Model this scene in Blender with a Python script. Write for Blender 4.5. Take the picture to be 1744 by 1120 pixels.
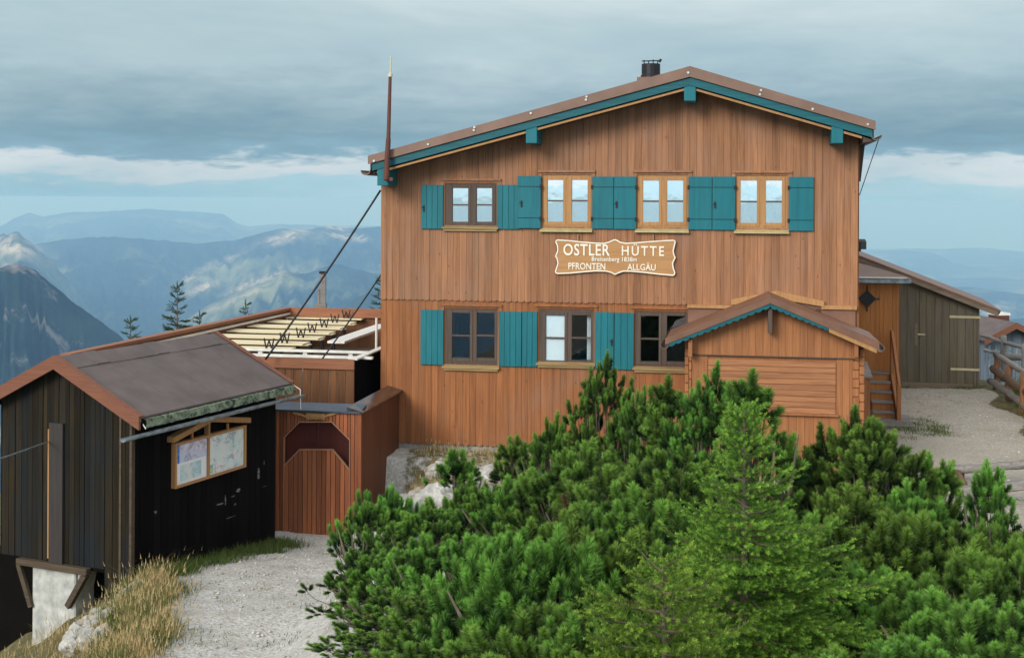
import bpy, math, random
import numpy as np
from mathutils import Vector, noise as mnoise
for o in list(bpy.data.objects): bpy.data.objects.remove(o)
scene = bpy.context.scene
R = math.radians
random.seed(7)
# ------------------------------------------------------------------ camera
F = 2200.0; ROLL = R(0.3); HY = 340.0; CX = 872.0
cd = bpy.data.cameras.new('camera'); cam = bpy.data.objects.new('camera', cd)
scene.collection.objects.link(cam); scene.camera = cam
cd.sensor_width = 36; cd.lens = F/1744*36; cd.sensor_fit = 'HORIZONTAL'
cd.shift_y = -(560-HY)/1744.0
cam.rotation_euler = (R(90), -ROLL, 0); cam.location = (0, 0, 0)
cd.clip_start = 0.1; cd.clip_end = 80000
# ------------------------------------------------------------------ world (overcast sky)
SUN_EL, SUN_AZ = R(25), R(216)          # azimuth clockwise from +Y (view direction)
w = bpy.data.worlds.new('World'); scene.world = w; w.use_nodes = True
nt = w.node_tree; nt.nodes.clear()
def N(t, kind, **kw):
    n = t.nodes.new(kind)
    for k, v in kw.items(): setattr(n, k, v)
    return n
def lk(t, a, b): t.links.new(a, b)
def ramp(t, stops, interp='LINEAR'):
    r = N(t, 'ShaderNodeValToRGB'); cr = r.color_ramp; cr.interpolation = interp
    while len(cr.elements) < len(stops): cr.elements.new(0.5)
    for e, (p, c) in zip(cr.elements, stops):
        e.position = p; e.color = (c[0], c[1], c[2], 1) if len(c) == 3 else c
    return r
def srgb(r, g, b):
    f = lambda c: (c/255/12.92) if c/255 <= .04045 else ((c/255+.055)/1.055)**2.4
    return (f(r), f(g), f(b))
def math_(t, op, a, b=None):
    m = N(t, 'ShaderNodeMath', operation=op)
    for i, v in enumerate((a, b)):
        if v is None: continue
        if isinstance(v, (int, float)): m.inputs[i].default_value = v
        else: lk(t, v, m.inputs[i])
    return m.outputs[0]
def mixc(t, f, a, b, mode='MIX'):
    m = N(t, 'ShaderNodeMix', data_type='RGBA', blend_type=mode)
    for i, v in ((0, f), (6, a), (7, b)):
        if isinstance(v, (int, float)): m.inputs[i].default_value = v
        elif isinstance(v, tuple): m.inputs[i].default_value = (v[0], v[1], v[2], 1)
        else: lk(t, v, m.inputs[i])
    return m.outputs[2]
def mapping(t, src, scale, loc=(0, 0, 0)):
    m = N(t, 'ShaderNodeMapping'); m.inputs['Scale'].default_value = scale; m.inputs['Location'].default_value = loc
    lk(t, src, m.inputs[0]); return m.outputs[0]
def noise(t, vec, scale=1, detail=4, rough=.55, dist=0):
    n = N(t, 'ShaderNodeTexNoise'); n.inputs['Scale'].default_value = scale
    n.inputs['Detail'].default_value = detail; n.inputs['Roughness'].default_value = rough
    n.inputs['Distortion'].default_value = dist
    lk(t, vec, n.inputs['Vector']); return n.outputs['Fac']
tc = N(nt, 'ShaderNodeTexCoord'); sp = N(nt, 'ShaderNodeSeparateXYZ'); lk(nt, tc.outputs['Generated'], sp.inputs[0])
gz = sp.outputs[2]
n1 = noise(nt, mapping(nt, tc.outputs['Generated'], (5, 5, 24), (3.1, 0, .35)), 1.5, 6, .55, .3)
n2 = noise(nt, mapping(nt, tc.outputs['Generated'], (13, 13, 62), (1.3, 5, 2.2)), 1.5, 5, .6, .2)
n3 = noise(nt, mapping(nt, tc.outputs['Generated'], (2.2, 2.2, 9), (7.3, 2, 1.2)), 1.5, 5, .55, .4)
zz = math_(nt, 'ADD', gz, math_(nt, 'MULTIPLY', math_(nt, 'SUBTRACT', n2, .5), .042))
zz = math_(nt, 'ADD', zz, math_(nt, 'MULTIPLY', math_(nt, 'SUBTRACT', n1, .5), .028))
rs = ramp(nt, [(0.0, srgb(148, 192, 210)), (.012*2, srgb(154, 193, 209)), (.016*2, srgb(178, 200, 212)), (.027*2, srgb(192, 206, 214)),
               (.034*2, srgb(122, 162, 184)), (.05*2, srgb(112, 148, 167)), (.072*2, srgb(140, 167, 180)), (.105*2, srgb(172, 194, 201)), (.15*2, srgb(186, 205, 209)),
               (.5, (.66, .70, .72)), (1.0, (.80, .84, .86))])
lk(nt, math_(nt, 'MULTIPLY', zz, 2), rs.inputs[0])
c = mixc(nt, 1.0, rs.outputs[0], ramp(nt, [(.32, (.84, .90, .94)), (.5, (1.02, 1.02, 1.02)), (.68, (1.26, 1.18, 1.15))]).outputs[0], 'MULTIPLY')
rr = [x for x in nt.nodes if x.bl_idname == 'ShaderNodeValToRGB'][-1]; lk(nt, n3, rr.inputs[0])
sky = N(nt, 'ShaderNodeTexSky', sky_type='NISHITA'); sky.sun_disc = False
sky.sun_elevation = SUN_EL; sky.sun_rotation = SUN_AZ; sky.altitude = 1838
skyc = mixc(nt, 1.0, sky.outputs[0], (.08, .08, .08), 'MULTIPLY')
fin = mixc(nt, .90, skyc, c)
sunside = math_(nt, 'ADD', math_(nt, 'MULTIPLY', math_(nt, 'MAXIMUM', math_(nt, 'MULTIPLY', sp.outputs[1], -1.0), 0.0), .75), 1.0)
cbs = N(nt, 'ShaderNodeCombineColor')
for i_ in range(3): lk(nt, sunside, cbs.inputs[i_])
fin = mixc(nt, 1.0, fin, cbs.outputs[0], 'MULTIPLY')
bg = N(nt, 'ShaderNodeBackground'); bg.inputs['Strength'].default_value = .88; lk(nt, fin, bg.inputs[0])
wo = N(nt, 'ShaderNodeOutputWorld'); lk(nt, bg.outputs[0], wo.inputs[0])
# ------------------------------------------------------------------ sun through thin cloud
sl = bpy.data.lights.new('sun', 'SUN'); sl.energy = 2.3; sl.angle = R(24); sl.color = (1, .95, .87)
so = bpy.data.objects.new('sun', sl); scene.collection.objects.link(so)
sd = Vector((math.sin(SUN_AZ)*math.cos(SUN_EL), math.cos(SUN_AZ)*math.cos(SUN_EL), math.sin(SUN_EL)))
so.rotation_euler = sd.to_track_quat('Z', 'Y').to_euler()
scene.view_settings.view_transform = 'Standard'; scene.view_settings.look = 'None'
scene.view_settings.exposure = 0.3; scene.view_settings.gamma = 1
scene.render.engine = 'CYCLES'
scene.cycles.volume_bounces = 1; scene.cycles.max_bounces = 8; scene.cycles.transparent_max_bounces = 12
# ------------------------------------------------------------------ pixel helpers (used to survey real positions)
def ray(x, y):
    dx, dy = x-CX, HY-y
    return (dx-math.sin(ROLL)*dy)/F, (dy+math.sin(ROLL)*dx)/F
def P(x, y, d):
    a, b = ray(x, y); return Vector((a*d, d, b*d))
class Frame:
    def __init__(s, ox, oy, deg):
        s.o = (ox, oy); s.a = R(deg); s.eu = (math.cos(s.a), -math.sin(s.a)); s.ev = (math.sin(s.a), math.cos(s.a))
    def _hit(s, x, y, k, val):
        a, b = ray(x, y)
        fix, var = (s.ev, s.eu) if k == 'v' else (s.eu, s.ev)
        ox = s.o[0]+fix[0]*val; oy = s.o[1]+fix[1]*val      # ox+t*var0 = a*(oy+t*var1)
        t = (a*oy-ox)/(var[0]-a*var[1]); Y = oy+t*var[1]
        return t, b*Y
    def v(s, x, y, val=0.): return s._hit(x, y, 'v', val)    # -> (u, z) on plane v = val
    def u(s, x, y, val=0.): return s._hit(x, y, 'u', val)    # -> (v, z) on plane u = val
    def world(s, u, v, z): return Vector((s.o[0]+u*s.eu[0]+v*s.ev[0], s.o[1]+u*s.eu[1]+v*s.ev[1], z))
    def local(s, p):
        dx, dy = p[0]-s.o[0], p[1]-s.o[1]
        return Vector((dx*s.eu[0]+dy*s.eu[1], dx*s.ev[0]+dy*s.ev[1], p[2]))
# ------------------------------------------------------------------ objects
col = scene.collection
def tag(o, label=None, cat=None, group=None, kind=None):
    for k, v in (('label', label), ('category', cat), ('group', group), ('kind', kind)):
        if v: o[k] = v
    return o
def empty(name, label, cat, loc=(0, 0, 0), rz=0, group=None):
    o = bpy.data.objects.new(name, None); col.objects.link(o)
    o.location = loc; o.rotation_euler = (0, 0, rz); o.empty_display_size = .3
    return tag(o, label, cat, group)
def frame_empty(name, label, cat, fr, group=None):
    return empty(name, label, cat, (fr.o[0], fr.o[1], 0), -fr.a, group)
class MB:
    """collects shapes of ONE mesh object"""
    def __init__(s, xf=None): s.v = []; s.f = []; s.r = []; s.xf = xf; s.smooth = False
    def add(s, vs, fs, rnd=None):
        if rnd is None: rnd = random.random()
        b = len(s.v); s.v += [tuple(p) for p in vs]
        for f in fs: s.f.append(tuple(i+b for i in f)); s.r.append(rnd)
    def hexa(s, p, rnd=None):      # 8 pts: bottom 0-3, top 4-7
        s.add(p, [(0, 3, 2, 1), (4, 5, 6, 7), (0, 1, 5, 4), (1, 2, 6, 5), (2, 3, 7, 6), (3, 0, 4, 7)], rnd)
    def box(s, x0, x1, y0, y1, z0, z1, rnd=None):
        if x0 > x1: x0, x1 = x1, x0
        if y0 > y1: y0, y1 = y1, y0
        if z0 > z1: z0, z1 = z1, z0
        s.hexa([(x0, y0, z0), (x1, y0, z0), (x1, y1, z0), (x0, y1, z0), (x0, y0, z1), (x1, y0, z1), (x1, y1, z1), (x0, y1, z1)], rnd)
    def prism(s, poly, y0, y1, rnd=None):   # poly in (x,z), extruded along y
        n = len(poly); vs = [(p[0], y0, p[1]) for p in poly]+[(p[0], y1, p[1]) for p in poly]
        fs = [tuple(range(n)), tuple(range(2*n-1, n-1, -1))]+[(i, i+n, (i+1) % n+n, (i+1) % n) for i in range(n)]
        s.add(vs, fs, rnd)
    def prismx(s, poly, x0, x1, rnd=None):  # poly in (y,z), extruded along x
        n = len(poly); vs = [(x0, p[0], p[1]) for p in poly]+[(x1, p[0], p[1]) for p in poly]
        fs = [tuple(range(n-1, -1, -1)), tuple(range(n, 2*n))]+[(i, (i+1) % n, (i+1) % n+n, i+n) for i in range(n)]
        s.add(vs, fs, rnd)
    def bar(s, a, b, wd, ht, rnd=None, up=(0, 0, 1)):
        a = Vector(a); b = Vector(b); d = (b-a).normalized(); u = Vector(up)
        sx = d.cross(u).normalized()*wd/2; uu = sx.cross(d).normalized()*ht/2
        s.hexa([a-sx-uu, a+sx-uu, b+sx-uu, b-sx-uu, a-sx+uu, a+sx+uu, b+sx+uu, b-sx+uu], rnd)
    def tube(s, pts, rad, n=8, rnd=None, caps=True):
        pts = [Vector(p) for p in pts]; m = len(pts)
        if not hasattr(rad, '__len__'): rad = [rad]*m
        vs = []; prev = None
        for i, p in enumerate(pts):
            d = (pts[min(i+1, m-1)]-pts[max(i-1, 0)]).normalized()
            if prev is None:
                ref = Vector((0, 0, 1)) if abs(d.z) < .9 else Vector((1, 0, 0)); x = d.cross(ref).normalized()
            else: x = (prev-d*prev.dot(d)).normalized()
            prev = x; y = d.cross(x)
            for k in range(n):
                an = 2*math.pi*k/n; vs.append(p+(x*math.cos(an)+y*math.sin(an))*rad[i])
        fs = [(i*n+k, i*n+(k+1) % n, (i+1)*n+(k+1) % n, (i+1)*n+k) for i in range(m-1) for k in range(n)]
        if caps: fs += [tuple(range(n-1, -1, -1)), tuple(range((m-1)*n, m*n))]
        s.add(vs, fs, rnd)
    def build(s, name, m, parent=None, bevel=0, smooth=False):
        me = bpy.data.meshes.new(name)
        vs = [s.xf(p) for p in s.v] if s.xf else s.v
        me.from_pydata(vs, [], s.f); me.update()
        a = me.attributes.new('rnd', 'FLOAT', 'FACE'); a.data.foreach_set('value', np.array(s.r, dtype=np.float32))
        me.materials.append(m)
        if s.xf or len(s.v) < 60000:
            import bmesh
            bm = bmesh.new(); bm.from_mesh(me); bmesh.ops.recalc_face_normals(bm, faces=bm.faces); bm.to_mesh(me); bm.free()
        if smooth: me.polygons.foreach_set('use_smooth', [True]*len(me.polygons))
        o = bpy.data.objects.new(name, me); col.objects.link(o)
        if parent: o.parent = parent
        if bevel:
            bv = o.modifiers.new('bevel', 'BEVEL'); bv.width = bevel; bv.segments = 1; bv.limit_method = 'ANGLE'; bv.angle_limit = R(40)
        return o
# ------------------------------------------------------------------ materials
def newmat(name):
    m = bpy.data.materials.new(name); m.use_nodes = True; t = m.node_tree; t.nodes.clear()
    out = N(t, 'ShaderNodeOutputMaterial'); b = N(t, 'ShaderNodeBsdfPrincipled'); lk(t, b.outputs[0], out.inputs[0])
    return m, t, b, out
def bump(t, b, h, strength=.3, dist=.01):
    n = N(t, 'ShaderNodeBump'); n.inputs['Strength'].default_value = strength; n.inputs['Distance'].default_value = dist
    lk(t, h, n.inputs['Height']); lk(t, n.outputs[0], b.inputs['Normal'])
def rndattr(t):
    a = N(t, 'ShaderNodeAttribute', attribute_name='rnd'); return a.outputs['Fac']
def wood(name, c1, c2, grain='z', var=.3, rough=.65, stain=None, gs=1., stain_amt=.5, spec=.3, streaks=0):
    m, t, b, out = newmat(name)
    co = N(t, 'ShaderNodeTexCoord').outputs['Object']
    s = {'z': (28, 28, 1.3), 'x': (1.3, 28, 28), 'y': (28, 1.3, 28)}[grain]
    s = tuple(k*gs for k in s); rn = rndattr(t)
    off = N(t, 'ShaderNodeVectorMath', operation='ADD'); cmb = N(t, 'ShaderNodeCombineXYZ')
    for i in range(3): lk(t, math_(t, 'MULTIPLY', rn, 3.7+i*5), cmb.inputs[i])
    lk(t, mapping(t, co, s), off.inputs[0]); lk(t, cmb.outputs[0], off.inputs[1])
    g = noise(t, off.outputs[0], 1, 7, .62, .6)
    rp = ramp(t, [(.3, c2), (.62, c1)]); lk(t, g, rp.inputs[0]); cc = rp.outputs[0]
    v = ramp(t, [(0, (1-var,)*3), (1, (1+var,)*3)]); lk(t, rn, v.inputs[0])
    vv = N(t, 'ShaderNodeMapRange'); vv.inputs[3].default_value = 1-var; vv.inputs[4].default_value = 1+var*.7; lk(t, rn, vv.inputs[0])
    cm = N(t, 'ShaderNodeCombineColor')
    for i, k in enumerate((1, .97, .93)): lk(t, math_(t, 'MULTIPLY', vv.outputs[0], k if i else 1), cm.inputs[i])
    cc = mixc(t, 1., cc, cm.outputs[0], 'MULTIPLY')
    if stain:
        ss = tuple({'z': (2.2, 2.2, .5), 'x': (.5, 2.2, 2.2), 'y': (2.2, .5, 2.2)}[grain])
        n = noise(t, mapping(t, co, ss, (5, 3, 1)), 1, 6, .65, .3)
        r2 = ramp(t, [(.42, (0, 0, 0)), (.68, (1, 1, 1))]); lk(t, n, r2.inputs[0])
        f = math_(t, 'MULTIPLY', r2.outputs[0], stain_amt)
        cc = mixc(t, f, cc, stain)
    if streaks:                                    # rain streaks, greyed patches and knots
        n = noise(t, mapping(t, co, (11, 11, .28), (2, 7, 3)), 1, 5, .6)
        r3 = ramp(t, [(.46, (1, 1, 1)), (.70, (.66, .64, .62))]); lk(t, n, r3.inputs[0]); cc = mixc(t, .85, cc, mixc(t, 1., cc, r3.outputs[0], 'MULTIPLY'))
        n = noise(t, mapping(t, co, (.9, .9, .7), (9, 2, 4)), 1, 5, .7); r5 = ramp(t, [(.5, (0, 0, 0)), (.75, (.35, .35, .35))]); lk(t, n, r5.inputs[0]); cc = mixc(t, r5.outputs[0], cc, (.24, .17, .13))
        vo = N(t, 'ShaderNodeTexVoronoi'); vo.inputs['Scale'].default_value = 1; lk(t, mapping(t, co, (7, 7, 2.6)), vo.inputs['Vector'])
        r4 = ramp(t, [(.05, (.45, .38, .33)), (.085, (1, 1, 1))]); lk(t, vo.outputs['Distance'], r4.inputs[0]); cc = mixc(t, 1., cc, r4.outputs[0], 'MULTIPLY')
    lk(t, cc, b.inputs['Base Color']); b.inputs['Roughness'].default_value = rough
    b.inputs['Specular IOR Level'].default_value = spec
    bump(t, b, g, .35, .004)
    return m
def plain(name, c, rough=.6, metal=0, var=.12, sc=6, spec=.4, bumps=.1):
    m, t, b, out = newmat(name)
    co = N(t, 'ShaderNodeTexCoord').outputs['Object']
    n = noise(t, co, sc, 6, .6)
    lo = tuple(k*(1-var*1.6) for k in c); hi = tuple(min(1, k*(1+var)) for k in c)
    rp = ramp(t, [(.3, lo), (.7, hi)]); lk(t, n, rp.inputs[0]); lk(t, rp.outputs[0], b.inputs['Base Color'])
    b.inputs['Roughness'].default_value = rough; b.inputs['Metallic'].default_value = metal
    b.inputs['Specular IOR Level'].default_value = spec
    bump(t, b, noise(t, co, sc*6, 4), bumps, .004)
    return m
def glass(name, refl, tint=(.9, .95, .97)):
    m, t, b, out = newmat(name)
    g = N(t, 'ShaderNodeBsdfGlossy'); g.inputs['Roughness'].default_value = .015; g.inputs['Color'].default_value = (.95, .97, 1, 1)
    tr = N(t, 'ShaderNodeBsdfTransparent'); tr.inputs[0].default_value = (*tint, 1)
    mx = N(t, 'ShaderNodeMixShader'); mx.inputs[0].default_value = refl
    co = N(t, 'ShaderNodeTexCoord').outputs['Object']
    n = N(t, 'ShaderNodeBump'); n.inputs['Strength'].default_value = .04; n.inputs['Distance'].default_value = .02
    lk(t, noise(t, co, 3.0, 2), n.inputs['Height']); lk(t, n.outputs[0], g.inputs['Normal'])
    lk(t, tr.outputs[0], mx.inputs[1]); lk(t, g.outputs[0], mx.inputs[2]); lk(t, mx.outputs[0], out.inputs[0])
    return m
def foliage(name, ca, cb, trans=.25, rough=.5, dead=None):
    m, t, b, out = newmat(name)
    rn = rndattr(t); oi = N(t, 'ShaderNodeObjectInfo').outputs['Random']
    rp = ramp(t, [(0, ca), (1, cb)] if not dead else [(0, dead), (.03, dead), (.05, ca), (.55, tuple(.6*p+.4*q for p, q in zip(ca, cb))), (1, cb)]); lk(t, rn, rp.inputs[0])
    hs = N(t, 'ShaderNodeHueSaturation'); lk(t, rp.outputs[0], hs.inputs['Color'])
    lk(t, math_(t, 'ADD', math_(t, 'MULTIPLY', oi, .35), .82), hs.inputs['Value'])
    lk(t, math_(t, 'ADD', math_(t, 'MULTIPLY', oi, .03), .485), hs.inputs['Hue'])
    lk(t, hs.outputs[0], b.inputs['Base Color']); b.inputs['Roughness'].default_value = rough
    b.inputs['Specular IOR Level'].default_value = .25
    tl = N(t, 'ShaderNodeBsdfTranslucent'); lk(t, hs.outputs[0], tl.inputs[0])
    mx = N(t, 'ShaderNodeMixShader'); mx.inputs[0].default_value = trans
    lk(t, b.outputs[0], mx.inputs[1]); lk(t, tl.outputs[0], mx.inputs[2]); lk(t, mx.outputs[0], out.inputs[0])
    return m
M = {}
M['clad_up'] = wood('wood_cladding_weathered', (.375, .180, .088), (.23, .10, .046), var=.17, stain=(.29, .145, .085), stain_amt=.6, streaks=1)
M['clad_low'] = wood('wood_cladding_orange', (.345, .136, .046), (.215, .075, .026), var=.14, stain=(.25, .10, .04), stain_amt=.6, streaks=1)
M['porch_wood'] = wood('wood_porch', (.36, .155, .062), (.25, .098, .038), var=.12)
M['porch_wood_h'] = wood('wood_porch_panel', (.38, .17, .072), (.21, .085, .04), grain='x', var=.14)
M['annex_wood'] = wood('wood_annex', (.46, .19, .05), (.32, .12, .035), var=.1)
M['teal'] = wood('paint_teal', (.005, .145, .185), (.004, .105, .14), var=.10, rough=.5, stain=(.02, .175, .20), stain_amt=.45)
M['teal_fascia'] = wood('paint_teal_fascia', (.006, .115, .145), (.004, .07, .095), grain='x', var=.08, rough=.5)
M['frame_light'] = wood('wood_window_light', (.42, .235, .10), (.32, .16, .06), var=.06)
M['frame_dark'] = wood('wood_window_dark', (.10, .072, .058), (.06, .042, .034), var=.06)
M['sill_wood'] = wood('wood_sill', (.36, .26, .12), (.2, .13, .06), grain='x', var=.1)
M['sill_metal'] = plain('metal_sill', (.52, .44, .22), .35, .3)
M['bar_dark'] = plain('glazing_bar_brown', (.09, .05, .045), .5)
M['roof_metal'] = plain('roof_sheet_brown', (.20, .118, .085), .5, .1, .15, 1.5)
M['roof_flash'] = plain('flashing_brown', (.19, .095, .06), .5, .1, .15, 2)
M['gutter'] = plain('gutter_metal', (.20, .14, .10), .4, .5, .2, 3)
M['zinc'] = plain('gutter_zinc', (.30, .36, .40), .38, .6, .35, 8)
M['metal_light'] = plain('metal_light', (.55, .56, .55), .35, .5, .2, 5)
M['iron'] = plain('iron_dark', (.02, .02, .022), .5, .4)
M['mast'] = plain('mast_rust', (.11, .035, .022), .6)
M['white'] = plain('paint_white', (.72, .70, .64), .5)
M['white_board'] = plain('white_blind', (.85, .86, .86), .6, var=.03)
M['curtain'] = plain('curtain_net', (.86, .88, .88), .9, var=.05)
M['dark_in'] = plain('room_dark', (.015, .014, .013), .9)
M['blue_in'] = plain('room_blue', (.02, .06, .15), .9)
M['tar'] = plain('wood_tarred', (.008, .007, .006), .9, spec=0)
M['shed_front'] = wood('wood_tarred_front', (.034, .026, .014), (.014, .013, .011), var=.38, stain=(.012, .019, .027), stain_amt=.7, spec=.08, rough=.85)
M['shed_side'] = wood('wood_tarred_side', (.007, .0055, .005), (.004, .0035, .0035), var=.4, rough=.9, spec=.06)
M['felt'] = plain('roofing_felt', (.13, .105, .10), .85, 0, .16, 2.2, bumps=.4)
M['rake'] = wood('verge_board_red', (.21, .086, .05), (.15, .06, .036), grain='y', var=.05)
M['lichen'] = None
M['concrete'] = plain('concrete_white', (.46, .46, .43), .9, 0, .25, 5, bumps=.5)
M['beam_old'] = wood('beam_old', (.10, .072, .045), (.045, .034, .024), grain='y', var=.2)
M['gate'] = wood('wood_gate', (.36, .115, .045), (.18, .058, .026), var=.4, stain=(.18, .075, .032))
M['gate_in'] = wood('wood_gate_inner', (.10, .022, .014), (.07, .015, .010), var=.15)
M['gate_side'] = wood('wood_gate_side', (.15, .052, .02), (.08, .028, .014), var=.15)  # darker copy of the gate wood, shade of the return wall painted in
M['gate_trim'] = wood('wood_gate_trim', (.42, .24, .15), (.28, .13, .07), grain='x', var=.1)
M['cap_blue'] = plain('cap_blue_metal', (.05, .075, .11), .4, .3, .2, 4)
M['cap_shiny'] = plain('cap_shiny_metal', (.12, .10, .09), .22, .75, .5, 5)
M['screen'] = wood('wood_windbreak', (.20, .085, .032), (.11, .046, .02), var=.2)
M['screen_top'] = wood('wood_windbreak_rail', (.30, .125, .065), (.21, .085, .045), grain='x', var=.08)
M['table'] = wood('wood_table_pale', (.78, .70, .48), (.60, .52, .33), grain='x', var=.08)
M['grey_wood'] = wood('wood_grey', (.165, .135, .085), (.085, .07, .048), var=.18, stain=(.13, .12, .10), stain_amt=.6)
M['grey_trim'] = wood('wood_grey_trim', (.21, .165, .12), (.13, .10, .07), grain='x', var=.1)
M['log'] = wood('wood_log_grey', (.27, .26, .25), (.13, .12, .115), grain='x', var=.2)
M['log_brown'] = wood('wood_log_brown', (.19, .12, .075), (.09, .06, .045), grain='x', var=.3)
M['post_brown'] = wood('wood_post_brown', (.22, .11, .05), (.11, .06, .035), var=.3)
M['hinge_pale'] = plain('hinge_pale', (.52, .45, .27), .5)
M['sign'] = wood('wood_sign', (.44, .245, .105), (.36, .185, .075), grain='x', var=.04)
M['letter'] = plain('paint_cream', (.80, .74, .62), .5, var=.05)
M['glass_up'] = glass('window_glass_upper', .66)
M['glass_low'] = glass('window_glass_lower', .06)
M['bark'] = wood('bark_grey', (.17, .135, .11), (.08, .06, .05), var=.3)
M['bark_tw'] = plain('bark_twig', (.12, .085, .06), .9)
M['pine'] = foliage('needles_pine', (.010, .034, .007), (.225, .43, .07), .20, dead=(.16, .12, .05))  # pale new tips; dark shoot bases also imitate shadow between tufts
M['spruce'] = foliage('needles_spruce', (.03, .085, .010), (.31, .47, .06), .25, dead=(.14, .09, .04))
M['spruce_dark'] = foliage('needles_spruce_dark', (.03, .06, .012), (.085, .13, .025), .2)
M['drygrass'] = foliage('grass_dry', (.24, .21, .07), (.56, .43, .21), .35, .7)
M['greengrass'] = foliage('grass_green', (.05, .11, .02), (.16, .20, .05), .35, .7)
def lichen():
    m, t, b, out = newmat('eave_lichen')
    co = N(t, 'ShaderNodeTexCoord').outputs['Object']
    n = noise(t, mapping(t, co, (5, 5, 5)), 1.4, 7, .75, 1.)
    rp = ramp(t, [(.40, (.02, .025, .02)), (.52, (.16, .20, .13)), (.75, (.34, .42, .30))]); lk(t, n, rp.inputs[0])
    lk(t, rp.outputs[0], b.inputs['Base Color']); b.inputs['Roughness'].default_value = .95; bump(t, b, n, .6, .01)
    return m
M['lichen'] = lichen()
def stone(name, c, mortar):
    m, t, b, out = newmat(name)
    co = N(t, 'ShaderNodeTexCoord').outputs['Object']
    vo = N(t, 'ShaderNodeTexVoronoi', feature='DISTANCE_TO_EDGE'); vo.inputs['Scale'].default_value = 3.2
    nz = N(t, 'ShaderNodeTexNoise'); nz.inputs['Scale'].default_value = 4; lk(t, co, nz.inputs['Vector'])
    lk(t, mixc(t, .12, co, nz.outputs['Color']), vo.inputs['Vector'])
    rp = ramp(t, [(.0, mortar), (.08, c)]); lk(t, vo.outputs['Distance'], rp.inputs[0])
    n = noise(t, co, 9, 8, .65)
    cc = mixc(t, .6, rp.outputs[0], ramp(t, [(.3, (.12, .11, .10)), (.7, (.50, .48, .44))]).outputs[0])
    r2 = [x for x in t.nodes if x.bl_idname == 'ShaderNodeValToRGB'][-1]; lk(t, n, r2.inputs[0])
    lk(t, cc, b.inputs['Base Color']); b.inputs['Roughness'].default_value = .9; bump(t, b, n, .7, .03)
    return m
M['stone'] = stone('foundation_stone', (.36, .34, .31), (.16, .15, .14))
def rockmat():
    m, t, b, out = newmat('limestone')
    co = N(t, 'ShaderNodeTexCoord').outputs['Object']
    n = noise(t, co, 5, 9, .68, .4)
    rp = ramp(t, [(.30, (.20, .19, .165)), (.48, (.38, .365, .33)), (.7, (.58, .565, .53))]); lk(t, n, rp.inputs[0])
    lk(t, rp.outputs[0], b.inputs['Base Color']); b.inputs['Roughness'].default_value = .9; bump(t, b, n, .8, .04)
    return m
M['rock'] = rockmat()
# ================================================================== TERRAIN
def ss(a, b, x):
    t = np.clip((x-a)/(b-a), 0, 1); return t*t*(3-2*t)
def vnoise(x, y, seed=0):
    rs_ = np.random.RandomState(seed); tab = rs_.rand(256, 256)
    xi = np.floor(x).astype(int); yi = np.floor(y).astype(int); fx = x-xi; fy = y-yi
    fx = fx*fx*(3-2*fx); fy = fy*fy*(3-2*fy)
    g = lambda i, j: tab[i % 256, j % 256]
    return (g(xi, yi)*(1-fx)+g(xi+1, yi)*fx)*(1-fy)+(g(xi, yi+1)*(1-fx)+g(xi+1, yi+1)*fx)*fy
def fbm(x, y, oct_=5, seed=0, gain=.5):
    s = 0; a = 1; n = 0
    for k in range(oct_): s = s+a*vnoise(x*2**k+17.3*k, y*2**k-9.1*k, seed+k); n += a; a *= gain
    return s/n-.5
def ground_h(X, Y, rough=True):
    X = np.asarray(X, float); Y = np.asarray(Y, float)
    zR = np.interp(Y, [-4, 0, 4, 8, 12, 16, 19, 24, 33, 40, 60], [-2.2, -1.75, -2.35, -3.25, -3.95, -4.45, -4.74, -4.82, -4.78, -5.4, -22])
    zL = np.interp(Y, [-4, 0, 6, 11, 14, 18, 22, 26, 33, 40, 60], [-2.2, -1.75, -3.7, -4.72, -4.98, -5.40, -5.86, -5.6, -5.2, -6.5, -24])
    k = ss(-3.1+.02*Y, -1.3+.02*Y, X); k = np.where(Y > 24, ss(-9, -3, X), k)
    h = zL*(1-k)+zR*k
    xe = -4.45-(Y-15)*.21                      # edge of the path, the slope falls away left of it
    dl = np.maximum(0, xe-X); dl = np.where(Y > 23, np.maximum(0, -8.5-X), dl)
    h = h-.62*np.minimum(dl, 2.5)-.42*np.maximum(0, dl-2.5)
    xr = np.interp(Y, [0, 18, 24, 30, 34, 40], [11, 10.5, 11.3, 12.0, 13.4, 14])
    h = h-.33*np.maximum(0, X-xr)
    h = h-.45*np.maximum(0, -3-Y)
    if rough:
        h = h+.10*fbm(X*.8, Y*.8, 4, 3)+.05*fbm(X*4, Y*4, 3, 9)
        h = h+ss(.2, 1.5, dl)*.35*fbm(X*1.7, Y*1.7, 4, 21)
    return h
def gh(x, y): return float(ground_h(np.array([x]), np.array([y]))[0])
xs = np.concatenate([np.arange(-60, -12, 2.), np.arange(-12, 14, .14), np.arange(14, 62, 2.)])
ys = np.concatenate([np.arange(-60, 6, 2.), np.arange(6, 36, .14), np.arange(36, 80, 1.5)])
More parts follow.
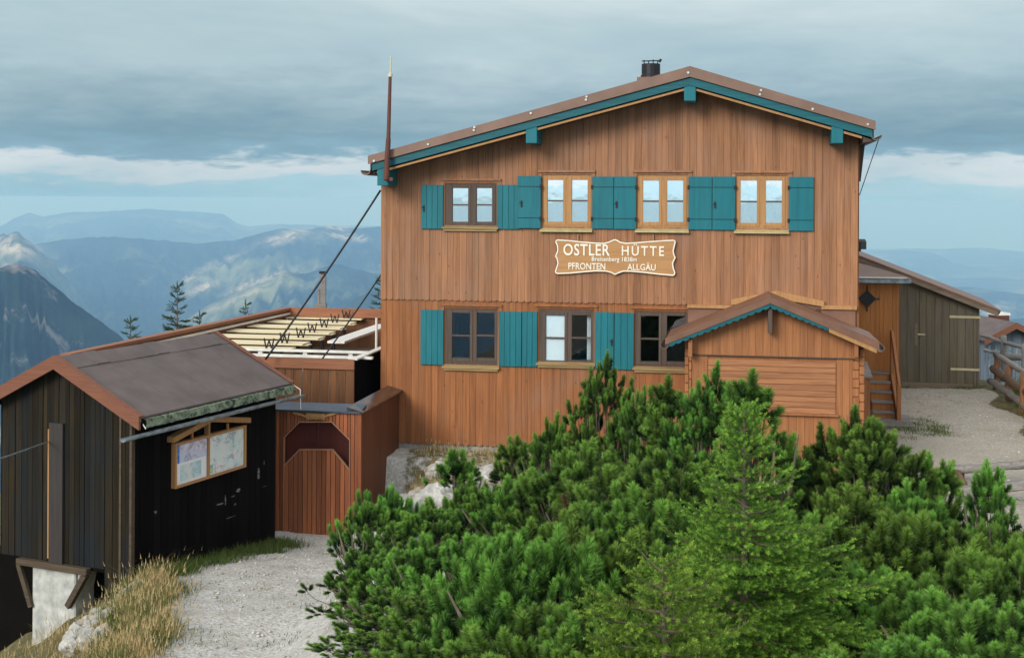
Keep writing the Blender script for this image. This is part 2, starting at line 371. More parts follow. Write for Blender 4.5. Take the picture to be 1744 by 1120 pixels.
def grid_mesh(name, GX, GY, GZ, mat, cols=None, kind='structure'):
    ny, nx = GX.shape
    me = bpy.data.meshes.new(name)
    co = np.stack([GX, GY, GZ], -1).reshape(-1, 3).astype(np.float32)
    i = np.arange(ny-1)[:, None]*nx+np.arange(nx-1)[None, :]
    q = np.stack([i, i+1, i+nx+1, i+nx], -1).reshape(-1, 4)
    me.vertices.add(len(co)); me.vertices.foreach_set('co', co.ravel())
    me.loops.add(q.size); me.loops.foreach_set('vertex_index', q.ravel().astype(np.int32))
    me.polygons.add(len(q)); me.polygons.foreach_set('loop_start', (np.arange(len(q))*4).astype(np.int32))
    me.polygons.foreach_set('loop_total', np.full(len(q), 4, np.int32))
    me.update(calc_edges=True); me.polygons.foreach_set('use_smooth', [True]*len(q))
    if cols is not None:
        a = me.attributes.new('zone', 'FLOAT_COLOR', 'POINT')
        a.data.foreach_set('color', np.concatenate([cols.reshape(-1, 3), np.ones((len(co), 1))], 1).astype(np.float32).ravel())
    me.materials.append(mat)
    o = bpy.data.objects.new(name, me); col.objects.link(o); o['kind'] = kind
    return o
def ground_mat():
    m, t, b, out = newmat('gravel_ground')
    g = N(t, 'ShaderNodeNewGeometry').outputs['Position']
    at = N(t, 'ShaderNodeAttribute', attribute_name='zone'); sc = N(t, 'ShaderNodeSeparateColor'); lk(t, at.outputs['Color'], sc.inputs[0])
    pale, tan, veg = sc.outputs[0], sc.outputs[1], sc.outputs[2]
    fine = noise(t, g, 22, 6, .7); big = noise(t, g, 1.7, 5, .6); mid = noise(t, g, 6, 5, .65)
    vo = N(t, 'ShaderNodeTexVoronoi'); vo.inputs['Scale'].default_value = 26; lk(t, g, vo.inputs['Vector'])
    def R_(stops, f):
        r = ramp(t, stops); lk(t, f, r.inputs[0]); return r.outputs[0]
    gp = R_([(.32, (.34, .325, .30)), (.5, (.57, .555, .525)), (.72, (.74, .73, .70))], fine)
    gp = mixc(t, .55, gp, mixc(t, 1., gp, R_([(.0, (.6, .58, .55)), (1, (1.15, 1.15, 1.15))], vo.outputs['Color']), 'MULTIPLY'))
    gp = mixc(t, R_([(.50, (0, 0, 0)), (.68, (.6, .6, .6))], mid), gp, (.34, .30, .22))
    gp = mixc(t, R_([(.48, (0, 0, 0)), (.70, (.5, .5, .5))], big), gp, (.37, .34, .28))
    gt = R_([(.3, (.26, .235, .195)), (.52, (.42, .385, .325)), (.75, (.56, .53, .47))], fine)
    gt = mixc(t, R_([(.45, (0, 0, 0)), (.75, (.5, .5, .5))], big), gt, (.30, .25, .18))
    gv = R_([(.3, (.05, .055, .02)), (.5, (.12, .11, .05)), (.75, (.26, .20, .11))], mid)
    c = mixc(t, pale, gt, gp)
    f = math_(t, 'ADD', veg, math_(t, 'MULTIPLY', math_(t, 'SUBTRACT', mid, .5), .9))
    f = R_([(.42, (0, 0, 0)), (.58, (1, 1, 1))], f)
    c = mixc(t, f, c, gv)
    lk(t, c, b.inputs['Base Color']); b.inputs['Roughness'].default_value = .95; b.inputs['Specular IOR Level'].default_value = .15
    bump(t, b, math_(t, 'ADD', fine, math_(t, 'MULTIPLY', vo.outputs['Distance'], -.6)), .7, .03)
    return m
GX, GY = np.meshgrid(xs, ys); GZ = ground_h(GX, GY)
xe = -4.45-(GY-15)*.21
pale = 1-ss(-1.0, 1.5, GX)
veg = np.zeros_like(GX)
veg = np.maximum(veg, (1-ss(xe-.05, xe+.55+.3*np.sin(GY*2.1), GX))*.85)            # grassy edge
veg = np.maximum(veg, ss(-.6, .5, GX-.07*(GY-17))*(1-ss(17.5, 19.5, GY))*.9)       # under the pines
veg = np.maximum(veg, ss(-.15, .35, GX-10.95-.2*(GY-28)+.25*np.sin(GY*1.7))*ss(18, 20, GY)*.95)            # right slope
veg = np.maximum(veg, ss(37, 39, GY)); veg = np.maximum(veg, 1-ss(4, 10, GY))
veg = np.maximum(veg, .52*(ss(20.6, 21.4, GY)*(1-ss(25.2, 25.6, GY))*ss(-2.2, -1.9, GX)*(1-ss(4, 5, GX))))
veg = np.where((GX < -8.5) & (GY > 20), 1, veg)
grid_mesh('ground', GX, GY, GZ, ground_mat(), np.stack([pale, 1-pale, veg], -1))
# far terrain: one polar sheet right round the viewpoint
def prof(pts, px): return np.interp(px, [p[0] for p in pts], [p[1] for p in pts])
def mountains():
    az = np.concatenate([np.arange(-26, 26, .09), np.arange(26, 334.01, 1.0)])
    r = np.concatenate([np.geomspace(70, 1800, 30), np.geomspace(1850, 22500, 330)])
    A, Rr = np.meshgrid(np.radians(az), r); A = np.where(A > math.pi, A-2*math.pi, A)
    X = Rr*np.sin(A); Y = Rr*np.cos(A)
    px = np.where(np.abs(A) < R(55), 872+F*np.tan(np.clip(A, -1, 1)), np.where(A > 0, 9000, -9000)*1.)
    def ridge(Rk, pts, near, far, amp, fr, seed, wob=.12):
        y = prof(pts, px); z = -(y-340)/F*Rk
        rk = Rk*(1+wob*fbm(px*.004, px*0, 3, seed))
        d = Rr-rk
        body = z-np.where(d < 0, -d*near, d*far)
        gul = np.abs(fbm(px*fr*.012, Rr*fr*.00035, 5, seed+5, .55))*2      # gullies run down the slope
        rg = fbm(X*fr/900, Y*fr/900, 6, seed+9, .58)
        k = np.clip(np.abs(d)/(Rk*.06), 0.06, 1)
        return body-gul*amp*k+rg*amp*.9*k
    base = -900+260*fbm(X/2600, Y/2600, 6, 40)+.006*(Rr-8000).clip(0)
    H = base
    front = np.abs(A) < R(55)
    RA = [(-1400, 560), (-700, 500), (-300, 470), (-80, 462), (5, 447), (30, 445), (62, 455), (80, 470), (105, 490), (130, 512), (165, 535), (205, 562), (235, 595), (262, 620), (330, 680), (470, 820), (700, 1300), (1000, 2000)]
    RM = [(-900, 470), (-300, 420), (-60, 402), (0, 396), (32, 391), (55, 410), (75, 425), (110, 460), (150, 510), (220, 600), (400, 900), (800, 1500)]
    RC = [(0, 700), (200, 630), (300, 560), (360, 520), (420, 492), (482, 464), (520, 470), (570, 452), (650, 470), (800, 540), (1200, 620), (1600, 540), (1744, 520), (2400, 520)]
    RE = [(300, 760), (500, 600), (560, 545), (600, 508), (650, 490), (760, 520), (1000, 640), (1400, 800), (1744, 800)]
    RB = [(-900, 430), (0, 430), (75, 411), (150, 402), (190, 400), (250, 404), (330, 414), (400, 408), (440, 398), (480, 388), (520, 390), (560, 385), (610, 389), (650, 386), (900, 400), (1200, 440), (1460, 478), (1540, 482), (1650, 478), (1744, 487), (2600, 470)]
    RD = [(-900, 390), (-200, 398), (0, 386), (22, 374), (50, 364), (75, 370), (115, 363), (170, 362), (250, 357), (310, 361), (380, 365), (405, 381), (425, 386), (470, 382), (560, 384), (700, 385), (1100, 390), (1400, 402), (1462, 424), (1500, 420), (1545, 417), (1590, 421), (1625, 436), (1660, 441), (1700, 446), (1744, 448), (2300, 430)]
    for args in ((2350, RA, .50, .75, 85, 5., 1, .05), (6800, RM, .42, .6, 110, 3, 11), (6300, RC, .13, .3, 130, 2.2, 21), (4700, RE, .3, .4, 110, 2.5, 31),
                 (9500, RB, .11, .2, 150, 2.2, 51), (18000, RD, .07, .2, 150, 1.5, 61)):
        H = np.maximum(H, np.where(front, ridge(*args), -5000))
    # mountains all round, so that windows reflect them too
    az_d = np.degrees(A)
    side = -330+560*fbm(az_d/9+50, az_d*0, 5, 71, .55)-np.abs(Rr-7500)*.22+260*fbm(X/1500, Y/1500, 6, 72)
    H = np.where(front, H, np.maximum(H, np.minimum(side, -15)))
    H = np.where(Rr < 1850, -40-(Rr-70)*.55, H); H = np.maximum(H, -1250)
    H = np.minimum(H, np.where(Rr > 1850, -18, 0))
    m, t, b, out = newmat('forest_and_meadow')
    g = N(t, 'ShaderNodeNewGeometry'); pos = g.outputs['Position']
    f1 = noise(t, mapping(t, pos, (.0011, .0011, .0020)), 1, 8, .62, .5)
    f2 = noise(t, mapping(t, pos, (.012, .012, .012)), 1, 6, .7)
    forest = ramp(t, [(.35, (.005, .014, .018)), (.62, (.024, .046, .038))]); lk(t, f2, forest.inputs[0])
    mead = ramp(t, [(.3, (.10, .14, .07)), (.7, (.26, .27, .16))]); lk(t, f2, mead.inputs[0])
    msk = ramp(t, [(.51, (0, 0, 0)), (.64, (1, 1, 1))]); lk(t, math_(t, 'ADD', f1, math_(t, 'MULTIPLY', math_(t, 'SUBTRACT', f2, .5), .10)), msk.inputs[0])
    c_ = mixc(t, msk.outputs[0], forest.outputs[0], mead.outputs[0])
    at = N(t, 'ShaderNodeAttribute', attribute_name='zone'); sc = N(t, 'ShaderNodeSeparateColor'); lk(t, at.outputs['Color'], sc.inputs[0])
    rk = noise(t, mapping(t, pos, (.013, .013, .0035)), 1, 7, .68, .8)
    rkm = ramp(t, [(.56, (0, 0, 0)), (.66, (1, 1, 1))]); lk(t, rk, rkm.inputs[0])
    c_ = mixc(t, sc.outputs[2], c_, forest.outputs[0])
    c_ = mixc(t, math_(t, 'MULTIPLY', rkm.outputs[0], sc.outputs[0]), c_, (.34, .31, .28))
    bm_ = ramp(t, [(.40, (0, 0, 0)), (.56, (1, 1, 1))]); lk(t, f2, bm_.inputs[0])
    c_ = mixc(t, math_(t, 'MULTIPLY', bm_.outputs[0], sc.outputs[1]), c_, (.50, .44, .34))
    lk(t, c_, b.inputs['Base Color']); b.inputs['Roughness'].default_value = 1; b.inputs['Specular IOR Level'].default_value = 0
    # zone: r = bare rock share, g = sunlit patches on the crest meadows, painted as paler colour, b = closed forest
    yy = 340-H/Rr*F
    rock = np.where((Rr < 4200) & front & (px < 500), .55, 0.)
    rock = np.where((Rr > 5200) & (Rr < 7600) & front & (px < 110), .9, rock)
    forest_ = np.where((Rr < 4600) & front, 1., 0.)
    forest_ = np.where((Rr < 5600) & front & (px > 420), 1., forest_)
    br = np.zeros_like(H)
    for (cx, cy, sx, sy, tilt, amp) in ((435, 480, 50, 5.5, -.36, 1.), (345, 488, 34, 8, -.3, .9), (322, 474, 14, 7, -.2, .7), (575, 389, 22, 4, .1, 1.), (590, 404, 40, 5, .1, .8),
                                   (490, 405, 40, 11, -.3, .6), (250, 476, 18, 6, -.5, .5), (20, 420, 46, 12, .15, .75), (410, 505, 90, 7, -.42, .5), (1690, 508, 45, 7, -.1, .5), (360, 455, 60, 9, -.4, .4)):
        dx = px-cx; dy = yy-cy-tilt*dx
        br = np.maximum(br, amp*np.exp(-(dx/sx)**2-(dy/sy)**2)*(front & (Rr > 4800)))
    br = np.clip((br-.12+.5*fbm(X/260, Y/260, 4, 88))*2.2, 0, 1)*(br > .03)
    return grid_mesh('mountains', X, Y, H, m, np.stack([rock, br, forest_], -1))
mountains()
# ================================================================== THE HUT
HF = Frame(-2.52, 25.0, 10)
hut = frame_empty('mountain_hut', 'large two-storey brown timber hut with teal shutters and wide gable roof', 'building', HF)
UW = HF.v(1463, 400)[0]                                     # facade width
apex = HF.v(1175, 131, -.75); lend = HF.v(629, 279, -.75); rend = HF.v(1489, 221, -.75)
def under(u, off=0):                                       # underside of the roof sheet
    if u <= apex[0]: k = (u-lend[0])/(apex[0]-lend[0]); return lend[1]+k*(apex[1]-lend[1])+off
    k = (u-apex[0])/(rend[0]-apex[0]); return apex[1]+k*(rend[1]-apex[1])+off
ZB = HF.v(700, 752)[1]; ZM = HF.v(900, 512)[1]; HD = 9.5
def rect(x0, y0, x1, y1, v=0):
    xm, ym = (x0+x1)/2, (y0+y1)/2
    return HF.v(x0, ym, v)[0], HF.v(x1, ym, v)[0], HF.v(xm, y1, v)[1], HF.v(xm, y0, v)[1]
WIN = {  # frame rect, panes x ranges, pane y range, style
    'u1': ((757.5, 311, 848, 385), ((770, 799.5), (811, 840)), (319, 379)),
    'u2': ((923.6, 297, 1008, 387), ((931.6, 961), (973, 1002.5)), (305, 379)),
    'u3': ((1085, 297, 1172, 388), ((1094, 1124), (1135, 1165)), (306, 379.5)),
    'u4': ((1253, 298, 1342, 389.5), ((1260, 1290.5), (1303, 1333)), (306, 381)),
    'l1': ((757.5, 524, 849, 622), ((769, 802), (811, 844)), (531, 611)),
    'l2': ((917, 525, 1012, 617), ((928, 963), (972.5, 1007.5)), (535, 615)),
    'l3': ((1081, 529, 1171, 625), ((1090, 1123.6), (1134.5, 1168)), (536, 617))}
holes = []
for k, (fr, pn, py) in WIN.items():
    u0, u1, z0, z1 = rect(*fr); holes.append((u0+.015, u1-.015, z0+.015, z1-.015))
def cladding(mb, u0, u1, v0, th, zb, zt, holes, bw=.125, scallop=False, gap=.0038, jit=.003, topf=None):
    """vertical boards, front face at v0-th, split round the openings"""
    cuts = [u0]; u = u0
    while u < u1-.03: u = min(u+bw*random.uniform(.9, 1.1), u1); cuts.append(u)
    for i in range(len(cuts)-1):
        a, b = cuts[i]+gap/2, cuts[i+1]-gap/2; rnd = random.random(); dv = random.uniform(0, jit)
        edges = sorted({a, b}|{e for h in holes for e in h[:2] if a < e < b})
        for c0, c1 in zip(edges[:-1], edges[1:]):
            if c1-c0 < .004: continue
            cm = (c0+c1)/2; blk = sorted([(h[2], h[3]) for h in holes if h[0] < cm < h[1]])
            t0 = topf(c0) if topf else zt; t1 = topf(c1) if topf else zt
            z = zb; segs = []
            for q0, q1 in blk:
                if q1 <= zb or q0 >= min(t0, t1): continue
                if q0 > z+.01: segs.append((z, q0, q0))
                z = max(z, q1)
            segs.append((z, t0, t1))
            for s0, s1, s2 in segs:
                if min(s1, s2) <= s0: continue
                vf = v0-th-dv
                if scallop and s0 == zb:
                    n = 4; hw = (c1-c0)/2
                    low = [(cm+hw*math.cos(math.pi+math.pi*k/n), s0-hw*.42*math.sin(math.pi*k/n)) for k in range(n+1)]
                    mb.prism(low+[(c1, s2), (c0, s1)], vf, v0, rnd)
                else: mb.prism([(c0, s0), (c1, s0), (c1, s2), (c0, s1)], vf, v0, rnd)
def backing(mb, u0, u1, v0, v1, zb, topf, holes, step=.5):
    es = sorted({u0, u1}|{e for h in holes for e in h[:2]}|set(np.arange(u0, u1, step))|{apex[0]})
    es = [e for e in es if u0 <= e <= u1]
    for c0, c1 in zip(es[:-1], es[1:]):
        cm = (c0+c1)/2; z = zb
        for q0, q1 in sorted([(h[2], h[3]) for h in holes if h[0] < cm < h[1]]):
            mb.prism([(c0, z), (c1, z), (c1, q0), (c0, q0)], v0, v1); z = q1
        mb.prism([(c0, z), (c1, z), (c1, topf(c1)), (c0, topf(c0))], v0, v1)
tf = lambda u: under(u, -.02)
# porch position, needed for the openings of the facade
b = MB(); cladding(b, 0, UW, -.03, .024, ZM, 0, holes, scallop=True, topf=tf); b.build('upper_cladding', M['clad_up'], hut)
b = MB(); cladding(b, 0, UW, 0, .024, ZB, 0, holes, scallop=True, topf=lambda u: ZM+.14); b.build('lower_cladding', M['clad_low'], hut)
b = MB(); backing(b, 0, UW, 0.002, .12, ZB+.06, tf, holes)
b.prismx([(.12, ZB), (HD, ZB), (HD, under(0)), (.12, under(0))], 0, .12); b.prismx([(.12, ZB), (HD, ZB), (HD, under(UW)), (.12, under(UW))], UW-.12, UW)
b.prism([(0.12, ZB), (UW-.12, ZB), (UW-.12, under(UW)), (apex[0], apex[1]-.02), (.12, under(.12))], HD-.12, HD)
b.box(.12, UW-.12, .12, HD-.12, ZM-.1, ZM+.1); b.box(.12, UW-.12, .12, HD-.12, ZB, ZB+.1)
b.build('wall', M['clad_low'], hut)
b = MB(); b.box(.06, UW-.02, .03, HD, ZB-1.6, ZB+.055); b.build('foundation', M['stone'], hut)
# roof: sheet, verge sheet, teal board, soffit lining, rafters ends (purlins)
b = MB(); V0, V1 = -.75, HD+.6
TH = .10
up = lambda u, o: (u, under(u, o))
L0, RR = lend[0], rend[0]; A0 = apex[0]
b.prism([up(L0, 0), up(A0, 0), up(RR, 0), up(RR, TH), up(A0, TH+.02), up(L0, TH)], V0+.02, V1)
b.build('roof', M['roof_metal'], hut)
roof = bpy.data.objects['roof']
b = MB()                                                        # verge sheet, in joined lengths with little caps
b.prism([up(L0-.02, -.0), up(A0, -.0), up(A0, .19), up(L0-.02, .155)], V0-.03, V0+.018)
b.prism([up(A0+.001, -.0), up(RR+.02, -.0), up(RR+.02, .16), up(A0+.001, .19)], V0-.034, V0+.018)
b.build('verge_sheet', M['roof_metal'], hut)
for px_, py_ in ((637, 274), (729, 246), (807, 222), (808, 217), (904, 193), (998, 170), (999, 165), (1172, 124), (1296, 154), (1294, 161), (1384, 186), (1478, 212)):
    u, z = HF.v(px_, py_, V0-.04); b = MB(); b.tube([(u, V0-.034, z), (u, V0-.05, z)], .022, 8); b.build('screw_cap', M['metal_light'], hut)
b = MB()
b.prism([up(L0+.05, -.145), up(A0, -.15), up(A0, -.004), up(L0+.05, -.004)], V0+.012, V0+.05)
b.prism([up(A0+.001, -.15), up(RR-.03, -.145), up(RR-.03, -.004), up(A0+.001, -.004)], V0+.01, V0+.05)
b.build('bargeboard', M['teal_fascia'], hut)
b = MB()
n = 26
for seg in ((0, A0), (A0, UW)):
    b.prism([up(seg[0], -.185), up(seg[1], -.185), up(seg[1], -.165), up(seg[0], -.165)], V0+.09, -.06)
b.build('soffit', M['frame_dark'], hut)  # dark wood colour stands in for the shadow under the eaves
for seg in ((.1, A0-.1), (A0+.1, UW-.02)):
    b = MB(); b.prism([up(seg[0], -.215), up(seg[1], -.215), up(seg[1], -.175), up(seg[0], -.175)], V0+.055, V0+.088); b.build('soffit_moulding', M['frame_light'], hut)
for (x, y0, y1, wd) in ((652, 285, 316, 19), (905, 215, 244, 19), (1175, 143, 172, 20), (1426, 214, 244, 20)):
    u0, z0 = HF.v(x-wd/2, y1, V0+.03); u1, z1 = HF.v(x+wd/2, y0, V0+.03)
    b = MB(); b.box(u0, u1, V0+.025, -.03, z0, z1); b.build('purlin', M['teal'], hut, bevel=.006)
def gutter(name, u, z, v0, v1, r, parent, mat, slope=0):
    b = MB(); n = 8; vs = []; prof_ = [(math.cos(math.pi+math.pi*k/n), math.sin(math.pi+math.pi*k/n)) for k in range(n+1)]
    for vv in (v0, v1):
        for q in prof_: vs.append((u+r*q[0], vv, z+r*q[1]))
        for q in reversed(prof_): vs.append((u+r*.86*q[0], vv, z+r*.86*q[1]))
    m_ = 2*(n+1); fs = [(i, (i+1) % m_, (i+1) % m_+m_, i+m_) for i in range(m_)]
    fs += [tuple([k, k+1, m_-2-k, m_-1-k]) for k in range(n)]+[tuple([m_+k+1, m_+k, 2*m_-1-k, 2*m_-2-k]) for k in range(n)]
    b.add(vs, fs); b.xf = lambda p: p
    return b.build(name, mat, parent)
gl = HF.v(628, 291, V0); gr_ = HF.v(1490, 232, V0)
gutter('gutter', gl[0]-.06, gl[1]+.01, V0-.02, HD, .095, hut, M['gutter'])
gutter('gutter', gr_[0]+.03, gr_[1]+.02, V0-.02, HD, .095, hut, M['gutter'])
for uu, s_ in ((L0, -1), (RR, 1)):                               # eaves fascia, dark brown, under the overhanging sheet
    b = MB(); b.prism([up(uu-.04*(s_ > 0), -.17), (uu+.0*s_, under(uu, -.17)), (uu, under(uu, -.01)), up(uu-.04*s_, -.01)], V0+.06, HD)
    if s_ > 0: b.prism([(UW, under(UW, -.28)), (RR-.04, under(RR, -.20)), (RR-.04, under(RR, -.17)), (UW, under(UW, -.17))], V0+.07, HD)
    if s_ < 0: b.prism([(L0+.04, under(L0, -.20)), (0, under(0, -.28)), (0, under(0, -.17)), (L0+.04, under(L0, -.17))], V0+.5, HD)
    b.build('eaves_lining', M['frame_dark'], hut)
# dark underside brackets down the right eaves
for vv in np.arange(.4, 9, 1.3):
    b = MB(); b.prism([(UW, under(UW, -.95)), (UW+.06, under(UW, -.95)), (RR-.05, under(RR, -.2)), (UW, under(UW, -.25))], vv, vv+.1)
    b.build('eaves_bracket', M['frame_dark'], hut)
# chimney
cu, cz = HF.v(1108.5, 133, 3.0); 
b = MB(); zr = cz-.13; r_ = .195
b.box(cu-.27, cu+.24, 2.75, 3.25, under(cu, 0), zr+.13); ch = b.build('chimney', M['roof_flash'], hut)
b = MB(); b.tube([(cu+.0, 3, zr+.13), (cu, 3, zr+.18), (cu, 3, zr+.2), (cu, 3, zr+.42), (cu, 3, zr+.42)], [.215, .215, r_, r_, .15], 16)
b.build('flue', M['iron'], ch)
b = MB()
for a_ in (.4, 1.97, 3.54, 5.1): b.tube([(cu+.15*math.cos(a_), 3+.15*math.sin(a_), zr+.4), (cu+.15*math.cos(a_), 3+.15*math.sin(a_), zr+.5)], .012, 6)
b.tube([(cu-.19, 3, zr+.485), (cu+.2, 3, zr+.49)], .014, 6); b.tube([(cu+.17, 3, zr+.46), (cu+.21, 3, zr+.52)], .03, 6)
b.build('cowl', M['iron'], ch)
# windows
def window(key, fm, style):
    fr, pn, py = WIN[key]; u0, u1, z0, z1 = rect(*fr)
    low = key[0] == 'l'; vf = -.045 if low else -.07
    W_ = MB()                                                    # outer frame with mullion
    pr = [rect(a, py[0], b_, py[1]) for a, b_ in pn]
    zb_ = min(p[2] for p in pr); zt_ = max(p[3] for p in pr); d1 = .10
    W_.box(u0, pr[0][0], vf+.03, d1, z0, z1); W_.box(pr[1][1], u1, vf+.03, d1, z0, z1)
    W_.box(pr[0][0], pr[1][1], vf+.03, d1, zt_, z1-.001); W_.box(pr[0][0], pr[1][1], vf+.03, d1, z0+.001, zb_)
    W_.box(pr[0][1], pr[1][0], vf+.031, d1, zb_, zt_)
    wo_ = W_.build('window', fm, hut, bevel=.005)
    # raised sash rails round each pane (two casements)
    for i, p in enumerate(pr):
        s = MB(); t_ = .018; q0, q1 = p[0]-.002, p[1]+.002
        sv = vf+.02
        s.box(q0-.05, q0+t_, sv, d1+.01, p[2]-.05, p[3]+.05); s.box(q1-t_, q1+.05 if i else q1+.035, sv, d1+.01, p[2]-.05, p[3]+.05)
        s.box(q0+t_, q1-t_, sv+.002, d1+.01, p[3]-t_, p[3]+.05); s.box(q0+t_, q1-t_, sv+.002, d1+.01, p[2]-.05, p[2]+t_)
        zm = (p[2]+p[3])/2+(0 if not low else -.0)
        s.build('sash', fm, wo_, bevel=.004)
        g = MB(); g.box(q0+t_-.005, q1-t_+.005, sv+.004, sv+.03, zm-.016, zm+.016); g.build('glazing_bar', M['bar_dark'] if not low else fm, wo_)
        g = MB(); g.box(q0+.01, q1-.01, sv+.032, sv+.037, p[2]+.01, p[3]-.01); g.build('pane', M['glass_low' if low else 'glass_up'], wo_)
    # room recess
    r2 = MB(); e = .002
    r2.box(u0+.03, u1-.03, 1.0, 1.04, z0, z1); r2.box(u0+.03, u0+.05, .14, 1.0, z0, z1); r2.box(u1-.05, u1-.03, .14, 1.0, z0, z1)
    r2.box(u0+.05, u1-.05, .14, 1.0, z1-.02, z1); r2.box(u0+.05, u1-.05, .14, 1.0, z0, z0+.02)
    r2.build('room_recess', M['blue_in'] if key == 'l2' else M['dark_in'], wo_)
    # head board, sill
    h_ = MB(); h_.box(u0-.07, u1+.07, vf-.03, -.02 if low else -.056, z1+.035, z1+.075); h_.box(u0-.07, u0-.005, vf-.005, -.02 if low else -.056, z1-.08, z1+.034); h_.box(u1+.005, u1+.07, vf-.005, -.02 if low else -.056, z1-.08, z1+.034)
    h_.box(u0-.02, u1+.02, vf+.005, -.02 if low else -.056, z1+.0, z1+.033, .2)
    h_.build('window_head', M['clad_low' if low else 'clad_up'] if not low else M['clad_low'], wo_)
    s_ = MB()
    if style == 'metal': s_.prismx([(vf-.075, z0-.085), (vf-.075, z0-.065), (-.02, z0-.0), (-.02, z0-.085)], u0-.03, u1+.02); s_.build('sill', M['sill_metal'], wo_)
    else:
        s_.prismx([(vf-.06, z0-.05), (vf-.06, z0-.02), (-.02, z0+.01), (-.02, z0-.05)], u0-.03, u1+.03); s_.box(u0+.0, u1-.0, vf-.035, -.02, z0-.095, z0-.05)
        s_.build('sill', M['sill_wood'], wo_)
    return wo_, pr
def curtain(wo_, u0, u1, z0, z1, v=.16, mat=None, wav=.012, n=26):
    b = MB(); vs = []; fs = []
    for k in range(n+1):
        u = u0+(u1-u0)*k/n; vv = v+wav*math.sin(k*1.9)+wav*.5*math.sin(k*.7)
        vs += [(u, vv, z0), (u, vv, z1)]
        if k: fs.append((2*k-2, 2*k, 2*k+1, 2*k-1))
    b.add(vs, fs); b.build('curtain', mat or M['curtain'], wo_)
for key, fm, st in (('u1', M['frame_dark'], 'wood'), ('u2', M['frame_light'], 'metal'), ('u3', M['frame_light'], 'metal'), ('u4', M['frame_light'], 'metal'),
                    ('l1', M['frame_dark'], 'wood'), ('l2', M['frame_dark'], 'wood'), ('l3', M['frame_dark'], 'wood')):
    wo_, pr = window(key, fm, st)
    if key == 'u2': [curtain(wo_, p[0]-.02, p[1]+.02, p[2]-.02, p[3]+.02, .05) for p in pr]
    if key == 'u3':
        g = MB(); g.box(pr[0][0]-.005, pr[0][1]+.005, -.008, -.004, pr[0][2]-.02, pr[0][3]+.02); g.build('blind', M['white_board'], wo_)
        curtain(wo_, pr[1][0]-.02, pr[1][1]+.02, pr[1][2]-.02, pr[1][3]+.02, .05)
    if key == 'u4': [curtain(wo_, p[0]-.02, p[1]+.02, p[2]-.02, p[3]+.02, .06) for p in pr]
    if key == 'u4':
        for i, (ta, tb, tc_, td) in enumerate((((1268, 306), (1276, 322), (1277, 345), (1278, 366)), ((1307, 306), (1312, 322), (1315, 345), (1318, 362)))):
            g = MB(); pp = [HF.v(*q_, .04) for q_ in (ta, tb, tc_, td)]; pp.append((pp[-1][0]+.05, pp[-1][1]-.14))
            g.tube([(q_[0], .04, q_[1]) for q_ in pp[:4]], [.028, .012, .008, .008], 6); g.tube([(pp[3][0], .04, pp[3][1]), (pp[4][0], .04, pp[4][1])], [.03, .022], 8); g.build('reflected_cord', M['blue_in'], wo_)  # solid shapes standing in for dark reflections in the panes
    if key == 'l2':
        g = MB(); g.box(pr[0][0]-.005, pr[0][1]+.005, .016, .02, pr[0][2]-.02, pr[0][3]+.02); g.build('blind', M['white_board'], wo_)
        curtain(wo_, pr[1][1]-.10, pr[1][1]+.02, pr[1][2]-.02, pr[1][3]+.02, .12)
# shutters
def shutter(x0, y0, x1, y1, v, style='plank', latch=0, edge=0):
    u0, u1, z0, z1 = rect(x0, y0, x1, y1); b = MB(); th = .028
    if style == 'plank':
        n = max(2, round((u1-u0)/.115)); 
        for k in range(n):
            a = u0+(u1-u0)*k/n; c_ = u0+(u1-u0)*(k+1)/n
            b.box(a+.002, c_-.002, v-th, v, z0, z1)
        b.box(u0+.01, u1-.01, v-.004, v+.012, z0+.02, z1-.02)
    else:
        b.box(u0, u1, v-th, v, z0, z1)
    s_ = b.build('shutter', M['teal'], hut, bevel=.003)
    if style != 'plank':
        g = MB()
        for f in (.20, .80):
            zz_ = z0+(z1-z0)*f
            g.box(u0+.01, u1-.0, v-th-.004, v-th-.0005, zz_-.006, zz_+.007)
        g.build('strap_hinge', M['iron'], s_)
        g = MB(); 
        for f in (.19, .79):
            zz_ = z0+(z1-z0)*f; g.box(u0+.005, u1-.005, v-th-.012, v-th-.0045, zz_+.014, zz_+.018)
        g.build('batten', M['teal'], s_)
    if latch:
        g = MB(); uu = u0+latch*(u1-u0); zz_ = (z0+z1)/2-.02
        g.box(uu-.014, uu+.014, v-th-.02, v-th-.0005, zz_-.07, zz_+.05); g.box(uu-.035, uu, v-th-.03, v-th-.02, zz_+.0, zz_+.02)
        g.build('latch', M['iron'], s_)
    g = MB()
    for f in (.19, .80):
        if not edge: break
        uu = u1 if edge > 0 else u0; zz_ = z0+(z1-z0)*f; g.box(uu-.022, uu+.022, v-th-.012, v+.01, zz_-.035, zz_+.035)
    if edge: g.build('hinge', M['iron'], s_)
vu, vl = -.075, -.045
shutter(719.5, 315, 756.5, 389.5, vu, latch=.12); shutter(848, 315, 887, 390, vu+.0)
for a in ((883, 300, 922.5, 388.5, .18, 1), (1009.5, 301, 1045.5, 389.5, 0, -1), (1046.5, 301, 1084, 390, .12, 1), (1173, 301, 1212.5, 391, 0, -1), (1213.5, 301, 1252, 391.5, .12, 1), (1343, 301.5, 1385, 393, 0, -1)):
    shutter(a[0], a[1], a[2], a[3], vu-.02 if a[0] == 883 else vu, 'flat', a[4], a[5])
shutter(717.5, 527, 756.5, 620, vl); shutter(850.5, 530, 889, 623, vl); shutter(890, 530, 916, 623.5, vl)
shutter(1013.5, 531, 1046, 627, vl, latch=.9); shutter(1047, 532, 1080, 628.5, vl)
